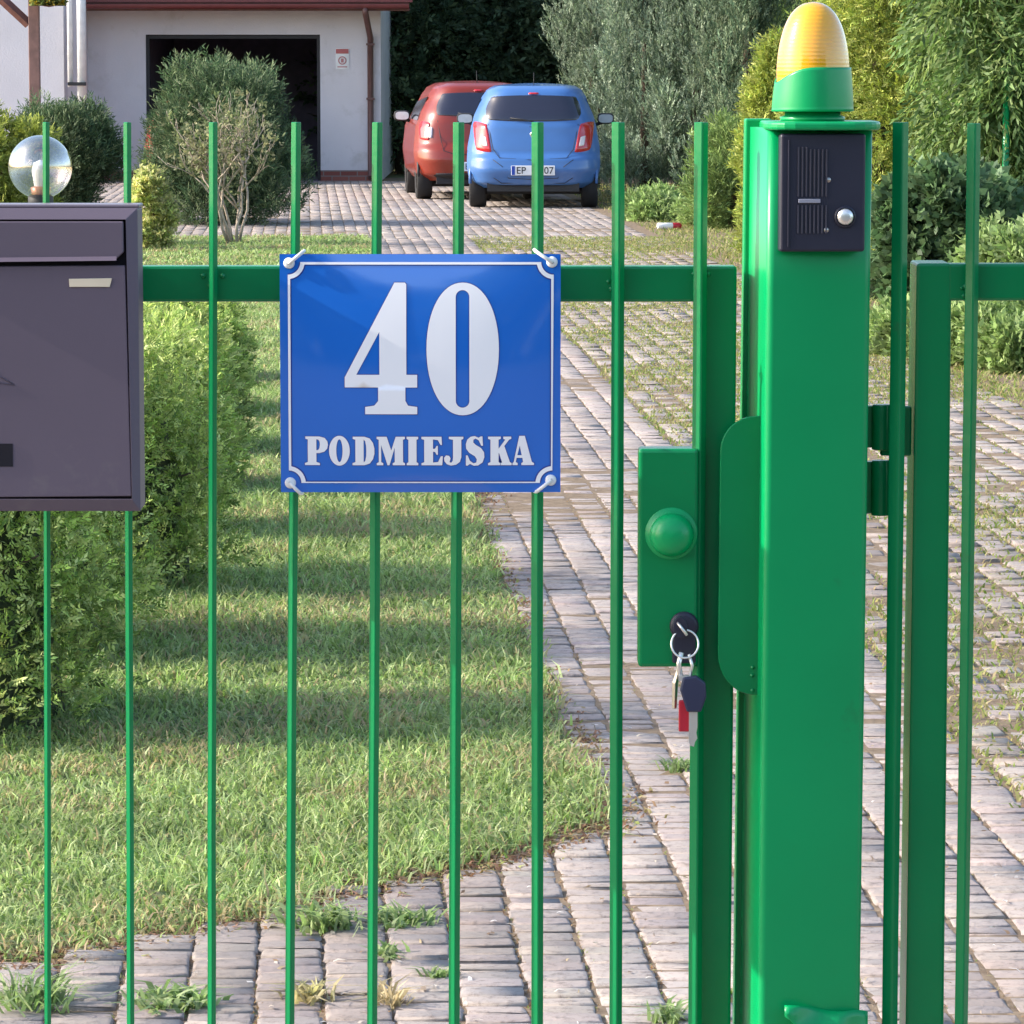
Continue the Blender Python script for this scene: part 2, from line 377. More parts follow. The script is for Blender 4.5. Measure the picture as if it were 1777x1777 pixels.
# ---- grass
def lawn_grass():
    xs = []
    parts = [(-2.0, .5, 6.6, 10, 9500, .0055, .040), (-2.2, .4, 10, 14, 6500, .0065, .042), (-2.4, .4, 14, 21, 4500, .007, .045), (-3.2, -.2, 21, 30, 2200, .010, .05), (-4.6, -.6, 30, 40, 1500, .014, .05)]
    X = []; Wd = []; Hh = []
    for x0, x1, y0, y1, den, wd, hh in parts:
        n = int((x1-x0)*(y1-y0)*den); x = x0+(x1-x0)*RNG.random(n); y = y0+(y1-y0)*RNG.random(n)
        jx = RNG.normal(size=n)*.02; k = in_poly(x+jx+wig(y)*.4, y + RNG.normal(size=n)*.03); x, y = x[k], y[k]
        cl = vnoise(x, y, 3, 9)*.5 + vnoise(x, y, 4, 2.5)*.5
        X.append(np.stack([x, y], 1)); Wd.append(wd*(.6+.8*RNG.random(len(x)))); Hh.append(hh*(1+.55*cl)*(.4+1.0*RNG.random(len(x))))
    X = np.concatenate(X); Wd = np.concatenate(Wd); Hh = np.clip(np.concatenate(Hh), .012, .12); n = len(X)
    c = pick(n, [(.26, .34, .12), (.33, .40, .17), (.17, .25, .07), (.42, .47, .24), (.24, .36, .12)], .22)
    c *= (1+.16*np.clip(vnoise(X[:, 0], X[:, 1], 21, 5.0), -1, 1))[:, None]
    dry = (vnoise(X[:, 0], X[:, 1], 8, 3.0) > .25) & (RNG.random(n) < .35) | (RNG.random(n) < .07)
    c[dry] = pick(int(dry.sum()), [(.42, .36, .20), (.36, .33, .16), (.40, .31, .19)], .12)
    blades('lawn_grass', X, -.008, Hh, Wd, .3+1.1*RNG.random(n), c, kind='stuff', label='short sunlit green lawn grass behind the fence bars', cat='grass')
lawn_grass()
def strip_weeds():
    X = []; hh = []; wd = []
    # lattice grass, joint weeds
    n = 150000; u = 1.58+2.1*RNG.random(n); v = 7+33*RNG.random(n); x = u+SLOPE*v
    gb = 1.1*np.exp(-((u-2.3)**2/.5+(v-24)**2/14)) + .8*np.exp(-((u-2.75)**2/.15+(v-14.8)**2/2)) + .8*np.exp(-((u-2.6)**2/.5+(v-36)**2/8)); k = (vnoise(x, v, 9, .9) + .35 + gb + RNG.normal(size=n)*.3 > .62); X.append(np.stack([x, v], 1)[k]); hh.append(.028*(.5+RNG.random(k.sum()))); wd.append(np.full(k.sum(), .008))
    n = 34000; iu = RNG.integers(0, 17, n); u = 1.62+iu*.118+RNG.normal(size=n)*.008; v = 7+32*RNG.random(n); x = u+SLOPE*v
    k = (vnoise(x, v, 12, 1.3) > -.6); X.append(np.stack([x, v], 1)[k]); hh.append(.018*(.5+RNG.random(k.sum()))); wd.append(np.full(k.sum(), .006))
    n = 90000; iu = RNG.integers(0, 34, n); u = -2.298+iu*.122+RNG.normal(size=n)*.006; v = 6+20*RNG.random(n)**1.6; x = u+SLOPE*v
    k = (vnoise(x*1.5, v, 14, 2.0) + RNG.normal(size=n)*.3 > .25) & ~in_poly(x, v) & (u < 1.6); X.append(np.stack([x, v], 1)[k]); hh.append(.012*(.4+RNG.random(k.sum()))); wd.append(np.full(k.sum(), .004))
    X = np.concatenate(X); hh = np.concatenate(hh); wd = np.concatenate(wd); n = len(X)
    c = pick(n, [(.20, .27, .07), (.28, .30, .10), (.38, .33, .16), (.16, .24, .05), (.33, .25, .14)], .15)
    br = (wd < .0045) & (RNG.random(n) < .7); c[br] = pick(int(br.sum()), [(.26, .15, .08), (.34, .24, .14), (.20, .13, .07)], .12)
    blades('joint_weeds', X, -.01, hh, wd*(.6+.8*RNG.random(n)), .3+1.2*RNG.random(n), c, kind='stuff', label='low weeds and grass growing in the joints of the paved driveway', cat='weeds')
    # dry dead edge of lawn
    t = RNG.random(5200)*(len(lawn_front)-2)+1; i = t.astype(int); fr = t-i; A = np.array(lawn_front)
    i2 = np.minimum(i+1, len(A)-1); xy = A[i]*(1-fr[:, None])+A[i2]*fr[:, None] + RNG.normal(size=(len(t), 2))*[.05, .045]
    v = 9.2+12*RNG.random(5200); e = np.stack([.63+SLOPE*v+wig(v)+RNG.normal(size=len(v))*.03, v], 1)
    xy = np.concatenate([xy, e]); n = len(xy)
    c = pick(n, [(.25, .15, .09), (.36, .26, .15), (.17, .10, .06), (.30, .33, .12), (.30, .17, .12)], .15)
    blades('lawn_edge_litter', xy, -.01, .022*(.5+RNG.random(n)), .005+.005*RNG.random(n), .8+1.2*RNG.random(n), c, kind='stuff', label='dry brown grass litter along the edge of the lawn', cat='dead grass')
    n = 900; x = -1.6+3.6*RNG.random(n); y = 6.8+4*RNG.random(n); k = ~in_poly(x, y); xy = np.stack([x, y], 1)[k]; n = len(xy)
    blades('paving_litter', xy, .004, .004+.004*RNG.random(n), .006+.007*RNG.random(n), 2+1.5*RNG.random(n), pick(n, [(.55, .50, .44), (.30, .20, .12), (.22, .15, .10), (.45, .36, .22), (.7, .68, .66)], .1), kind='stuff', label='dry leaf bits and seeds scattered over the paving', cat='litter')
    # right verge
    n = 60000; y = 20+38*RNG.random(n)**1.0; u = 3.5+2.8*RNG.random(n); k = RNG.random(n) < np.clip((u-3.35)*2, 0, 1); x = u+SLOPE*y; xy = np.stack([x, y], 1)[k]; n = len(xy)
    c = pick(n, [(.20, .26, .07), (.32, .30, .13), (.40, .34, .18), (.15, .22, .05)], .15)
    blades('verge_grass', xy, -.02, .06*(.4+RNG.random(n)), .014*(.6+.6*RNG.random(n)), .3+1.1*RNG.random(n), c, kind='stuff', label='dry patchy grass verge right of the driveway', cat='grass')
strip_weeds()
def weed_plant(px, py, r, n, label, hgt=.05, wdt=.010, cols=((.22,.30,.12),(.30,.36,.18),(.17,.26,.09)), lean=1.2):
    c = G(px, py); xy = RNG.normal(size=(n, 2))*r*.35 + [c.x, c.y]
    blades('weed', xy, -.006, hgt*(.5+.8*RNG.random(n)), wdt*(.6+.8*RNG.random(n)), lean*(.4+RNG.random(n)), pick(n, list(cols), .12), label=label, cat='weed', group='weeds on the paving')
weed_plant(568, 1610, .085, 120, 'tall leafy weed rising from the paving between fourth and fifth lower bars', .07, .010)
weed_plant(690, 1600, .10, 150, 'spreading leafy weed on the paving right of the tall leafy weed', .04, .010)
weed_plant(675, 1660, .04, 50, 'small weed below the spreading leafy weed', .035, .010)
weed_plant(300, 1745, .10, 150, 'low broad weed tuft between second and third bars on the paving', .045, .012)
weed_plant(55, 1745, .09, 110, 'pale narrow-leaved weed tuft in the bottom left corner', .08, .008)
weed_plant(535, 1735, .05, 60, 'small yellowish weed tuft at the bottom beside the fourth bar', .05, .009, ((.35,.33,.15),(.42,.36,.2)))
weed_plant(675, 1745, .04, 55, 'dry straw coloured tuft at the bottom beside the fifth bar', .06, .006, ((.45,.36,.2),(.5,.42,.25)))
weed_plant(760, 1695, .03, 40, 'tiny weed left of the sixth bar', .03, .008)
weed_plant(1180, 1335, .05, 70, 'bright green grass tuft on the paving left of the gate stile', .04, .007)
weed_plant(1160, 1770, .05, 60, 'grass tuft at the bottom edge left of the gate stile', .05, .007)

# ------------------------------------------------------------------ foliage generators
def cloud(name, clumps, k_sp, spray_n, L, Wd, SL, updir, cols, parent, mat, spread=.6, shell=True, seed=0, squash=1.0, droop=0, fold=.15, **kw):
    """clumps: array (n,7) centre xyz, radii rx ry rz, weight ; sprays on their surface"""
    r = np.random.default_rng(seed+101)
    cl = np.array(clumps); wts = cl[:, 6]/cl[:, 6].sum(); idx = r.choice(len(cl), k_sp, p=wts)
    q = norm(r.normal(size=(k_sp, 3))); rad = (r.random((k_sp, 1))**.25 if shell else r.random((k_sp, 1))**.45)
    p = cl[idx, :3] + q*cl[idx, 3:6]*rad*(1+.08*r.normal(size=(k_sp, 1)))
    d = norm(q*[1, 1, .5] + np.array([[0, 0, updir]]) + r.normal(size=(k_sp, 3))*spread*.6)
    side = norm(np.cross(d, r.normal(size=(k_sp, 3))))
    ccol = pick(k_sp, cols, .12)*(1+.18*r.normal(size=(len(cl), 1)))[idx]
    VV = []; CC = []
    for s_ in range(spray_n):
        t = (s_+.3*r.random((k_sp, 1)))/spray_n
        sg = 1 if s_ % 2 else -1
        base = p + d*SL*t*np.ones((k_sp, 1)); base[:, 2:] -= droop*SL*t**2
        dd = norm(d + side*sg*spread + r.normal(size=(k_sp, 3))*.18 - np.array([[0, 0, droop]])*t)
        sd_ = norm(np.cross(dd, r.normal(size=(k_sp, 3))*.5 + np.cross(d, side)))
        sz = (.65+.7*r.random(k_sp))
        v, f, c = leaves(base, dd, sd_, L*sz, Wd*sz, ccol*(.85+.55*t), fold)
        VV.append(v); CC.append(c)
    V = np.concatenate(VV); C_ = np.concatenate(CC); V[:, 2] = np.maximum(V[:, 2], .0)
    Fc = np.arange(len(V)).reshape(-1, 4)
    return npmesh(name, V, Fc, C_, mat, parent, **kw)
def conifer_clumps(cx, cy, R, Ht, n, seed, prof, rc, z0=.0, stretch=1.3):
    r = np.random.default_rng(seed); out = []
    for i in range(n):
        t = r.random()**.9; a = r.random()*2*math.pi; rr = prof(t)*R*(.55+.45*r.random()**.5)
        s = rc*(.6+.8*r.random())
        out.append((cx+rr*math.cos(a), cy+rr*math.sin(a), z0+t*Ht, s, s, s*stretch, s*s))
    for i in range(max(4, n//8)):
        t = r.random()*.9; s = prof(t)*R*.6; out.append((cx, cy, z0+t*Ht, s, s, s, s*s*.5))
    return out
def tree_thing(name, label, cat, cx, cy, Ht, tr, clumps, group=None, leafargs=None, limbs=5, seed=0, crown='crown'):
    e = empty(name, (cx, cy, 0), label, cat, group)
    m_ = MB(); r = random.Random(seed)
    m_.tube([(0, 0, -.05), (.01, 0, Ht*.3), (.02*r.random(), .02, Ht*.8)], [tr, tr*.75, tr*.25], 8)
    cl = np.array(clumps); cl[:, 0] -= cx; cl[:, 1] -= cy
    for i in range(limbs):
        c = cl[r.randrange(len(cl))]; zz = max(.1, c[2]*.6)
        m_.tube([(0, 0, zz), (c[0]*.5, c[1]*.5, zz+(c[2]-zz)*.6), (c[0], c[1], c[2])], [tr*.4, tr*.25, tr*.1], 5)
    m_.build('trunk', M['bark'], e)
    cloud(crown, cl, parent=e, seed=seed, **leafargs)
    return e
ball = lambda t: math.sqrt(max(0, 1-(2*t-1)**2*.75))
egg = lambda t: (math.sin(math.pi*min(1, .28+t*.72)))**.6 if t < 1 else .1
cone = lambda t: (1-t)**.7*.9+.1
colm = lambda t: min(1, 1.3*(1-t)**.45)

# the row of young thujas along the lawn
thc = [(.21, .31, .07), (.30, .40, .10), (.42, .50, .15), (.11, .18, .045), (.52, .56, .22), (.20, .24, .08)]
thujas = [(10.15, -1.460, 0.52, 0.92), (11.5, -1.510, 0.52, 0.9), (12.9, -1.330, 0.46, 0.82), (14.35, -1.420, 0.44, 0.74), (15.9, -1.490, 0.43, 0.66), (17.6, -1.570, 0.42, 0.58), (19.4, -1.660, 0.4, 0.49), (21.4, -1.780, 0.4, 0.42)]
thl = ['nearest bushy thuja at the lower left behind the mailbox', 'second thuja of the row, behind the nearest one', 'third thuja of the row beside the lawn, right of the mailbox bottom', 'fourth thuja of the row beside the mailbox edge', 'fifth thuja of the row, level with the middle of the mailbox', 'sixth thuja of the row beside the third bar', 'seventh thuja of the row just below the gate rail', 'farthest small dark thuja of the row under the gate rail']
for i, (y, x, r_, h_) in enumerate(thujas):
    near = i < 3
    cl = conifer_clumps(x, y, r_*.88, h_*.93, 210 if near else 130, 40+i, lambda t: (1.0-.22*t if t > .15 else .85+t) if t < .72 else .84*math.sqrt(max(.05, 1-((t-.72)/.34)**2)), r_*.20, stretch=1.0, z0=0.02)
    th = tree_thing('thuja', thl[i], 'thuja shrub', x, y, h_, .025, cl, 'thuja shrubs in a row along the lawn',
        dict(k_sp=10000 if near else 5500, spray_n=8, L=.018 if near else .023, Wd=.0068 if near else .009, SL=.050, updir=.35, cols=thc, mat=M['thuja'], spread=.7), seed=60+i)
    core = MB(); rs_ = random.Random(i)  # closed dark core added to stop light and darken the gaps in the foliage
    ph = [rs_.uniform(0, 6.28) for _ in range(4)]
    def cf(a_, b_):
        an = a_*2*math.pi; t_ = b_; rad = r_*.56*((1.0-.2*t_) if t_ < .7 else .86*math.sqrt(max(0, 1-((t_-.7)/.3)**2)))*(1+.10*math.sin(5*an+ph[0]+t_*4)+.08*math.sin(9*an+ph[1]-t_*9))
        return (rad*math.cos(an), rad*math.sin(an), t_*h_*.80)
    core.grid(cf, 40, 18); core.build('shade_core', M['thinner'], th)

# ------------------------------------------------------------------ background vegetation
def bgtree(name, label, cat, px, Y, R, Ht, prof, ncl, rc, cols, group=None, k=9000, sn=6, L=.05, Wd=.016, SL=.14, up=.6, mat='needle', spread=.6, seed=1, tr=.08, stretch=1.4, droop=0, z0=0.0, fold=.15):
    x = P(px, 400, Y).x
    cl = conifer_clumps(x, Y, R, Ht, ncl, seed, prof, rc, z0=z0, stretch=stretch)
    return tree_thing(name, label, cat, x, Y, Ht, tr, cl, group, dict(k_sp=k, spray_n=sn, L=L, Wd=Wd, SL=SL, updir=up, cols=cols, mat=M[mat], spread=spread, droop=droop, fold=fold), seed=seed)
silver = [(.14, .20, .13), (.20, .26, .18), (.08, .12, .08), (.28, .33, .24), (.17, .23, .13)]
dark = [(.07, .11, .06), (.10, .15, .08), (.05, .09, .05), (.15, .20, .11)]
yel = [(.33, .38, .08), (.25, .32, .07), (.42, .43, .12), (.18, .26, .06), (.30, .33, .10)]
gr = [(.13, .20, .06), (.18, .25, .08), (.09, .15, .05), (.22, .30, .10)]
JA = dict(sn=6, L=.045, Wd=.015, SL=.12, up=1.7, spread=.5, stretch=2.6, tr=.09)
bgtree('juniper_tree', 'large silvery grey-green columnar conifer right of the blue car', 'conifer', 1120, 52.6, .58, 5.5, colm, 150, .15, silver, 'silvery conifers', k=16000, seed=3, z0=.25, **JA)
bgtree('juniper_tree', 'silvery columnar conifer just behind the last bar before the gate stile', 'conifer', 1205, 52.0, .50, 5.2, colm, 140, .15, silver, 'silvery conifers', k=14000, seed=13, z0=.2, **JA)
bgtree('juniper_tree', 'greyish conifer partly hidden behind the large silvery conifer, above the blue car', 'conifer', 1030, 56, .50, 5.5, colm, 110, .16, silver, 'silvery conifers', k=11000, seed=4, z0=.3, **JA)
bgtree('juniper_tree', 'dark grey-green conifer between the silvery conifers and the beacon', 'conifer', 1295, 51, .52, 5.5, colm, 130, .15, [(.09,.14,.08),(.14,.18,.11),(.06,.10,.06),(.18,.22,.13)], 'silvery conifers', k=13000, seed=5, z0=.2, **JA)
bgtree('golden_thuja', 'round golden yellow-green shrub just left of the amber beacon', 'thuja', 1352, 36, .26, 1.78, egg, 70, .14, yel, 'golden thujas', k=11000, seed=6, L=.045, Wd=.014, SL=.10)
bgtree('golden_thuja', 'tall golden yellow-green thuja behind the amber beacon and gate post', 'thuja', 1520, 33.5, .55, 4.2, colm, 170, .22, yel, 'golden thujas', k=26000, seed=7, L=.045, Wd=.013, SL=.11, stretch=1.8, up=.3)
bgtree('green_shrub', 'small feathery green shrub left of the gate post below the golden shrub', 'shrub', 1275, 42, .40, .95, ball, 26, .15, gr, 'green shrubs by the driveway', k=3500, seed=8, L=.07, Wd=.012, SL=.12, up=.9)
bgtree('drooping_tree', 'tall leafy green tree with drooping narrow leaves at the right edge', 'tree', 1725, 30.5, .62, 4.6, colm, 95, .20, [(.10,.17,.05),(.14,.22,.07),(.06,.11,.035),(.24,.31,.11)], 'leafy trees on the right', k=10000, sn=5, L=.085, Wd=.022, SL=.16, up=-.5, mat='leaf', seed=9, droop=.7, z0=.15)
bgtree('drooping_tree', 'second leafy tree with drooping leaves beyond the right edge', 'tree', 1850, 31, .9, 4.8, colm, 110, .3, [(.12,.20,.06),(.16,.25,.08),(.08,.14,.045),(.24,.32,.12)], 'leafy trees on the right', k=13000, sn=5, L=.09, Wd=.024, SL=.16, up=-.5, mat='leaf', seed=10, droop=.7, z0=.2)
bgtree('broadleaf_bush', 'dark bush of round leaves under the drooping tree, right of the gate post', 'bush', 1650, 29, .46, .80, ball, 50, .14, [(.06,.11,.05),(.10,.16,.07),(.13,.20,.10),(.05,.09,.04)], 'green shrubs by the driveway', k=7000, sn=4, L=.07, Wd=.05, SL=.10, up=.2, mat='leaf', seed=11, z0=0)
bgtree('broadleaf_bush', 'low pale green leafy bush at the right edge just above the gate rail', 'bush', 1785, 27.5, .34, .42, ball, 30, .15, [(.22,.30,.12),(.30,.38,.18),(.16,.24,.08)], 'green shrubs by the driveway', k=3500, sn=4, L=.06, Wd=.03, SL=.08, up=.3, mat='leaf', seed=12, z0=0)
for i, (px, Y, R_, h_, lb) in enumerate([(1610, 23.5, .25, .22, 'low green groundcover clump right of the gate hinge'), (1700, 22.8, .38, .22, 'wide leafy groundcover clump below the right gate rail'), (1790, 22.3, .35, .25, 'leafy groundcover clump at the right edge below the rail'), (1140, 44.5, .45, .16, 'flat weedy clump at the foot of the silvery conifer'), (1250, 43, .4, .2, 'flat weedy clump by the feathery green shrub')]):
    bgtree('groundcover_clump', lb, 'ground plant', px, Y, R_, h_, ball, 24, .10, [(.20,.28,.10),(.28,.36,.15),(.14,.21,.07)], 'leafy groundcover clumps', k=2500, sn=4, L=.05, Wd=.022, SL=.07, up=.5, mat='leaf', seed=20+i, tr=.01)
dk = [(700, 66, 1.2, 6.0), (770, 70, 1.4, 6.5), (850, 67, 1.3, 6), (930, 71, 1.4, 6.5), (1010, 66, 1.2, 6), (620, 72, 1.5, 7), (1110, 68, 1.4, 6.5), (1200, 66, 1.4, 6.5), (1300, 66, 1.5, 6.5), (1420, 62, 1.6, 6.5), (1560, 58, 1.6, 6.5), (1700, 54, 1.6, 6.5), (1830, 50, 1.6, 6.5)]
dkn = ['dark tree beside the house corner', 'dark tree above the red car', 'dark broad tree left of the blue car roof', 'dark tree straight above the blue car', 'dark tree behind the grey conifer', 'dark tree rising behind the house', 'dark tree hidden behind the silvery conifer', 'dark tree right of the silvery conifer', 'dark tree left of the beacon', 'dark tree behind the beacon', 'dark tree behind the golden thuja', 'dark tree behind the drooping tree', 'dark tree beyond the right edge']
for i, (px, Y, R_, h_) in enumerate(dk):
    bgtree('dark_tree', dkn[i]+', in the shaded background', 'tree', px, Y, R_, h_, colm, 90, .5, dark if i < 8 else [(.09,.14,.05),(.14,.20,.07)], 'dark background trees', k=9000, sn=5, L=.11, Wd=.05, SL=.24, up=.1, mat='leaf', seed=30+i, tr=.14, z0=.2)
# front garden shrubs
pine = [(.055, .10, .045), (.09, .14, .065), (.04, .07, .035), (.15, .19, .10)]
bgtree('pine_bush', 'big dense dark green pine bush in front of the garage opening', 'bush', 390, 43.5, .80, 1.36, lambda t: 1-.5*t**3, 110, .19, pine, 'pine bushes by the house', k=12000, sn=6, L=.06, Wd=.012, SL=.12, up=.9, seed=50, z0=.12)
bgtree('pine_bush', 'dark green pine bush above the mailbox and behind the globe lamp', 'bush', 110, 44.5, .50, .95, ball, 90, .17, pine, 'pine bushes by the house', k=12000, sn=6, L=.06, Wd=.012, SL=.12, up=.9, seed=51, z0=.1)
bgtree('yellow_shrub', 'olive yellow shrub at the left edge beside the globe lamp', 'shrub', 5, 38, .42, 1.1, ball, 60, .15, [(.22,.25,.05),(.28,.30,.07),(.16,.20,.04)], 'yellowish shrubs', k=8000, seed=52, L=.05, Wd=.014, SL=.09, z0=.05)
bgtree('flowering_shrub', 'small shrub with pale yellow leaves at the mailbox corner', 'shrub', 265, 37, .16, .62, ball, 26, .08, [(.48,.46,.20),(.30,.34,.12),(.58,.54,.28),(.22,.28,.08)], 'yellowish shrubs', k=2600, sn=4, seed=53, L=.035, Wd=.022, SL=.06, mat='leaf')
# bare-stemmed twiggy shrub
tx = P(405, 425, 38.2).x; ty = 38.2
e = empty('twiggy_shrub', (tx, ty, 0), 'half bare shrub with pale twisting stems in front of the big pine bush', 'shrub')
m_ = MB(); rr = random.Random(3); tips = []
def branch(p, d, L_, r_, dep):
    pts = [p]; dd = Vector(d); q = Vector(p)
    for i in range(4):
        dd = (dd + Vector((rr.uniform(-.3, .3), rr.uniform(-.3, .3), rr.uniform(-.1, .2)))).normalized(); q = q+dd*L_/4; pts.append(q.copy())
    m_.tube(pts, [r_, r_*.9, r_*.8, r_*.7, r_*.55], 5); tips.extend(pts[2:])
    if dep < 3:
        for i in range(3): branch(pts[rr.choice([2, 3, 4])], (dd+Vector((rr.uniform(-.8, .8), rr.uniform(-.5, .5), rr.uniform(-.1, .5)))).normalized(), L_*.62, r_*.6, dep+1)
for a in range(7):
    an = a*.9; branch(Vector((.05*math.cos(an), .05*math.sin(an), 0)), Vector((.38*math.cos(an), .3*math.sin(an), 1)).normalized(), .68, .016, 0)
m_.build('stem', M['twig'], e)
cl = [(t.x, t.y, t.z, .07, .07, .07, 1) for t in tips if t.z > .15]
cloud('crown', cl, 750, 3, .045, .024, .05, .3, [(.15,.17,.08),(.24,.23,.13),(.11,.14,.06)], e, M['leaf'], seed=77)

# ------------------------------------------------------------------ house
HY = 60.0
def hx(px, Y=HY): return P(px, 200, Y).x
def hz(py, Y=HY): return P(600, py, Y).z
house = empty('house', (hx(400), HY, 0), 'pale rendered house with an open dark garage and maroon eaves', 'house')
ox, oy = house.location.x, house.location.y
def hb(mb, name, mat, bevel=0, **kw):
    mb.v = [(x-ox, y-oy, z) for x, y, z in mb.v]; return mb.build(name, mat, house, bevel, **kw)
xl, xr = hx(148), hx(661); gx0, gx1 = hx(254), hx(556); gz = hz(60); top = hz(8)
T = .3
m_ = MB().box((xl, HY, .16), (gx0, HY+T, gz)).box((gx1, HY, .16), (xr, HY+T, gz)).box((xl, HY, gz), (xr, HY+T, top+.5)).box((xr-T, HY+T, 0), (xr, HY+8, top+1))
hb(m_, 'wall', M['wall'])
m_ = MB().box((-14, 58.9, .0), (hx(112, 58.9), 66, 6.5)); hb(m_, 'wall', M['wall_left'], label='paler projecting wall left of the garage')
m_ = MB().box((hx(112, 58.9)+.002, 59.3, 0), (xl+.05, 60.4, 4)); hb(m_, 'wall', M['wall_left'])
m_ = MB().box((xl, HY-.03, 0), (gx0-.002, HY+T-.01, .158)); hb(m_, 'plinth', M['brick']); hb(MB().box((gx1+.002, HY-.03, 0), (xr-.01, HY+T-.01, .158)), 'plinth', M['brick'])
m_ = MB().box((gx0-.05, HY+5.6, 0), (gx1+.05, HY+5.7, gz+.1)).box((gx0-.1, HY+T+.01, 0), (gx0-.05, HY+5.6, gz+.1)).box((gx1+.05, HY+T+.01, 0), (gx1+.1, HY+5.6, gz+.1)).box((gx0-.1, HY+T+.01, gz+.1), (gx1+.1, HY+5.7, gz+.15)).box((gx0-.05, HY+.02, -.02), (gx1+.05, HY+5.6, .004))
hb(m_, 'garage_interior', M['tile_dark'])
# garage frame
m_ = MB().box((gx0, HY+.05, 0), (gx0+.05, HY+.15, gz)).box((gx1-.05, HY+.05, 0), (gx1, HY+.15, gz)).box((gx0+.052, HY+.05, gz-.06), (gx1-.052, HY+.15, gz-.002)); hb(m_, 'garage_frame', M['car_dark'])
EY = 59.35
ez0 = P(600, 19, EY).z; ez1 = P(600, 4, EY).z
x2 = P(710, 10, EY).x; x1 = P(150, 10, EY).x
m_ = MB().box((x1, EY, ez0), (x2, EY+.03, ez1)); hb(m_, 'fascia', M['brown_wood'])
m_ = MB().box((x1, EY+.032, ez0+.02), (x2, HY+.0, ez0+.045)); hb(m_, 'soffit', M['brown_wood'])
# gutter half round
m_ = MB(); n = 10
pr = [(EY-.06+.065*math.cos(a), ez1-.03+.065*math.sin(a)) for a in [math.pi+math.pi*i/n for i in range(n+1)]]
pr += [(y+.0, z) for y, z in [(EY+.0, ez1-.026), (EY-.12, ez1-.026)]]
m_.ngon_prism(pr, 'X', x1, x2); hb(m_, 'gutter', M['maroon'])
# roof rising to the back, tile courses
m_ = MB(); ns = 22
for i in range(ns):
    y0 = EY-.05+i*.33; z0 = ez1+.0+i*.19
    m_.add([(x1-.1, y0, z0), (x2+.05, y0, z0), (x2+.05, y0+.36, z0+.20), (x1-.1, y0+.36, z0+.20), (x1-.1, y0, z0+.035), (x2+.05, y0, z0+.035), (x2+.05, y0+.36, z0+.215), (x1-.1, y0+.36, z0+.215)], [(0,3,2,1),(4,5,6,7),(0,1,5,4),(1,2,6,5),(2,3,7,6),(3,0,4,7)])
hb(m_, 'roof', M['maroon'])
# downpipe at the right corner with swan neck
px_ = P(643, 100, HY).x
m_ = MB().tube([(px_-.05, EY-.06, ez1-.08), (px_-.05, EY-.06, ez0-.02), (px_, HY-.07, ez0-.38), (px_, HY-.07, .12), (px_+.0, HY-.14, .05)], .045, 10); hb(m_, 'downpipe', M['pipe_brown'])
for zz in (1.2, 2.0): hb(MB().box((px_-.06, HY-.13, zz), (px_+.06, HY-.001, zz+.03)), 'pipe_bracket', M['pipe_brown'])
for a, b_, y1 in ((118, 1, 150), (138, 2, 180)):
    xx = P(a+4, 100, 58.8).x; r_ = .04 if b_ == 1 else .07
    m_ = MB().tube([(xx, 58.78, P(a, y1, 58.8).z), (xx, 58.78, 4.2)], r_, 10); hb(m_, 'white_pipe', M['white_plastic'])
xx = P(133, 100, 58.7).x; zz = P(133, 145, 58.7).z
hb(MB().box((xx-.13, 58.66, zz-.03), (xx+.13, 58.75, zz+.02)), 'pipe_bracket', M['car_dark'])
# porch post, brace
pxx = P(60, 100, 57).x
hb(MB().box((pxx-.075, 56.93, 0), (pxx+.075, 57.07, 4)), 'porch_post', pmat('porch_wood', (.22, .12, .10), .5, var=.2), bevel=.01)
a = P(-60, -60, 57); b_ = P(50, 42, 57)
hb(MB().tube([a, b_], .07, 4, smooth=False), 'porch_brace', M['brown_wood'])
# warning sign on wall
ws = empty('wall_sign', (hx(594), HY, 0), 'small white sign with red header and red symbol on the garage wall', 'sign')
def wb(mb, name, mat): mb.v = [(x-ws.location.x, y-HY, z) for x, y, z in mb.v]; return mb.build(name, mat, ws)
wb(MB().box((hx(583), HY-.012, hz(120)), (hx(606), HY-.002, hz(84))), 'panel', M['white_plastic'])
wb(MB().box((hx(583)+.005, HY-.016, hz(93)), (hx(606)-.005, HY-.013, hz(85))), 'header', pmat('faded_red', (.48, .13, .13), .6))
cc = (hx(594.5), HY-.014, hz(105)); m_ = MB().lathe([(.062, 0), (.062, -.003), (.045, -.003), (.045, 0)], cc, 20, 'Y').box((cc[0]-.02, HY-.017, cc[2]-.03), (cc[0]+.02, HY-.0135, cc[2]+.03)).box((hx(586), HY-.016, hz(117)), (hx(603), HY-.013, hz(115)))
wb(m_, 'symbol', pmat('faded_symbol', (.50, .22, .22), .6))
# hanging basket
hbk = P(85, 10, 56.6); e = empty('hanging_basket', hbk, 'hanging flower basket with trailing yellow flowers by the porch post', 'flower basket')
MB().lathe([(0, -.12), (.10, -.10), (.15, 0), (.14, 0), (.09, -.09), (0, -.1)], (0, 0, .1), 16).build('basket', M['brown_wood'], e)
MB().tube([(0, 0, .1), (0, 0, .9)], .004, 5).build('hanger', M['car_dark'], e)
cloud('crown', [(0, 0, .05, .2, .2, .16, 1), (.05, 0, -.08, .14, .14, .14, .6), (-.08, 0, .1, .14, .14, .14, .6)], 1300, 4, .05, .028, .07, .1, [(.12,.17,.05),(.20,.24,.08),(.55,.35,.04),(.08,.12,.04)], e, M['leaf'], seed=90).location.z = 0
for v in []: pass

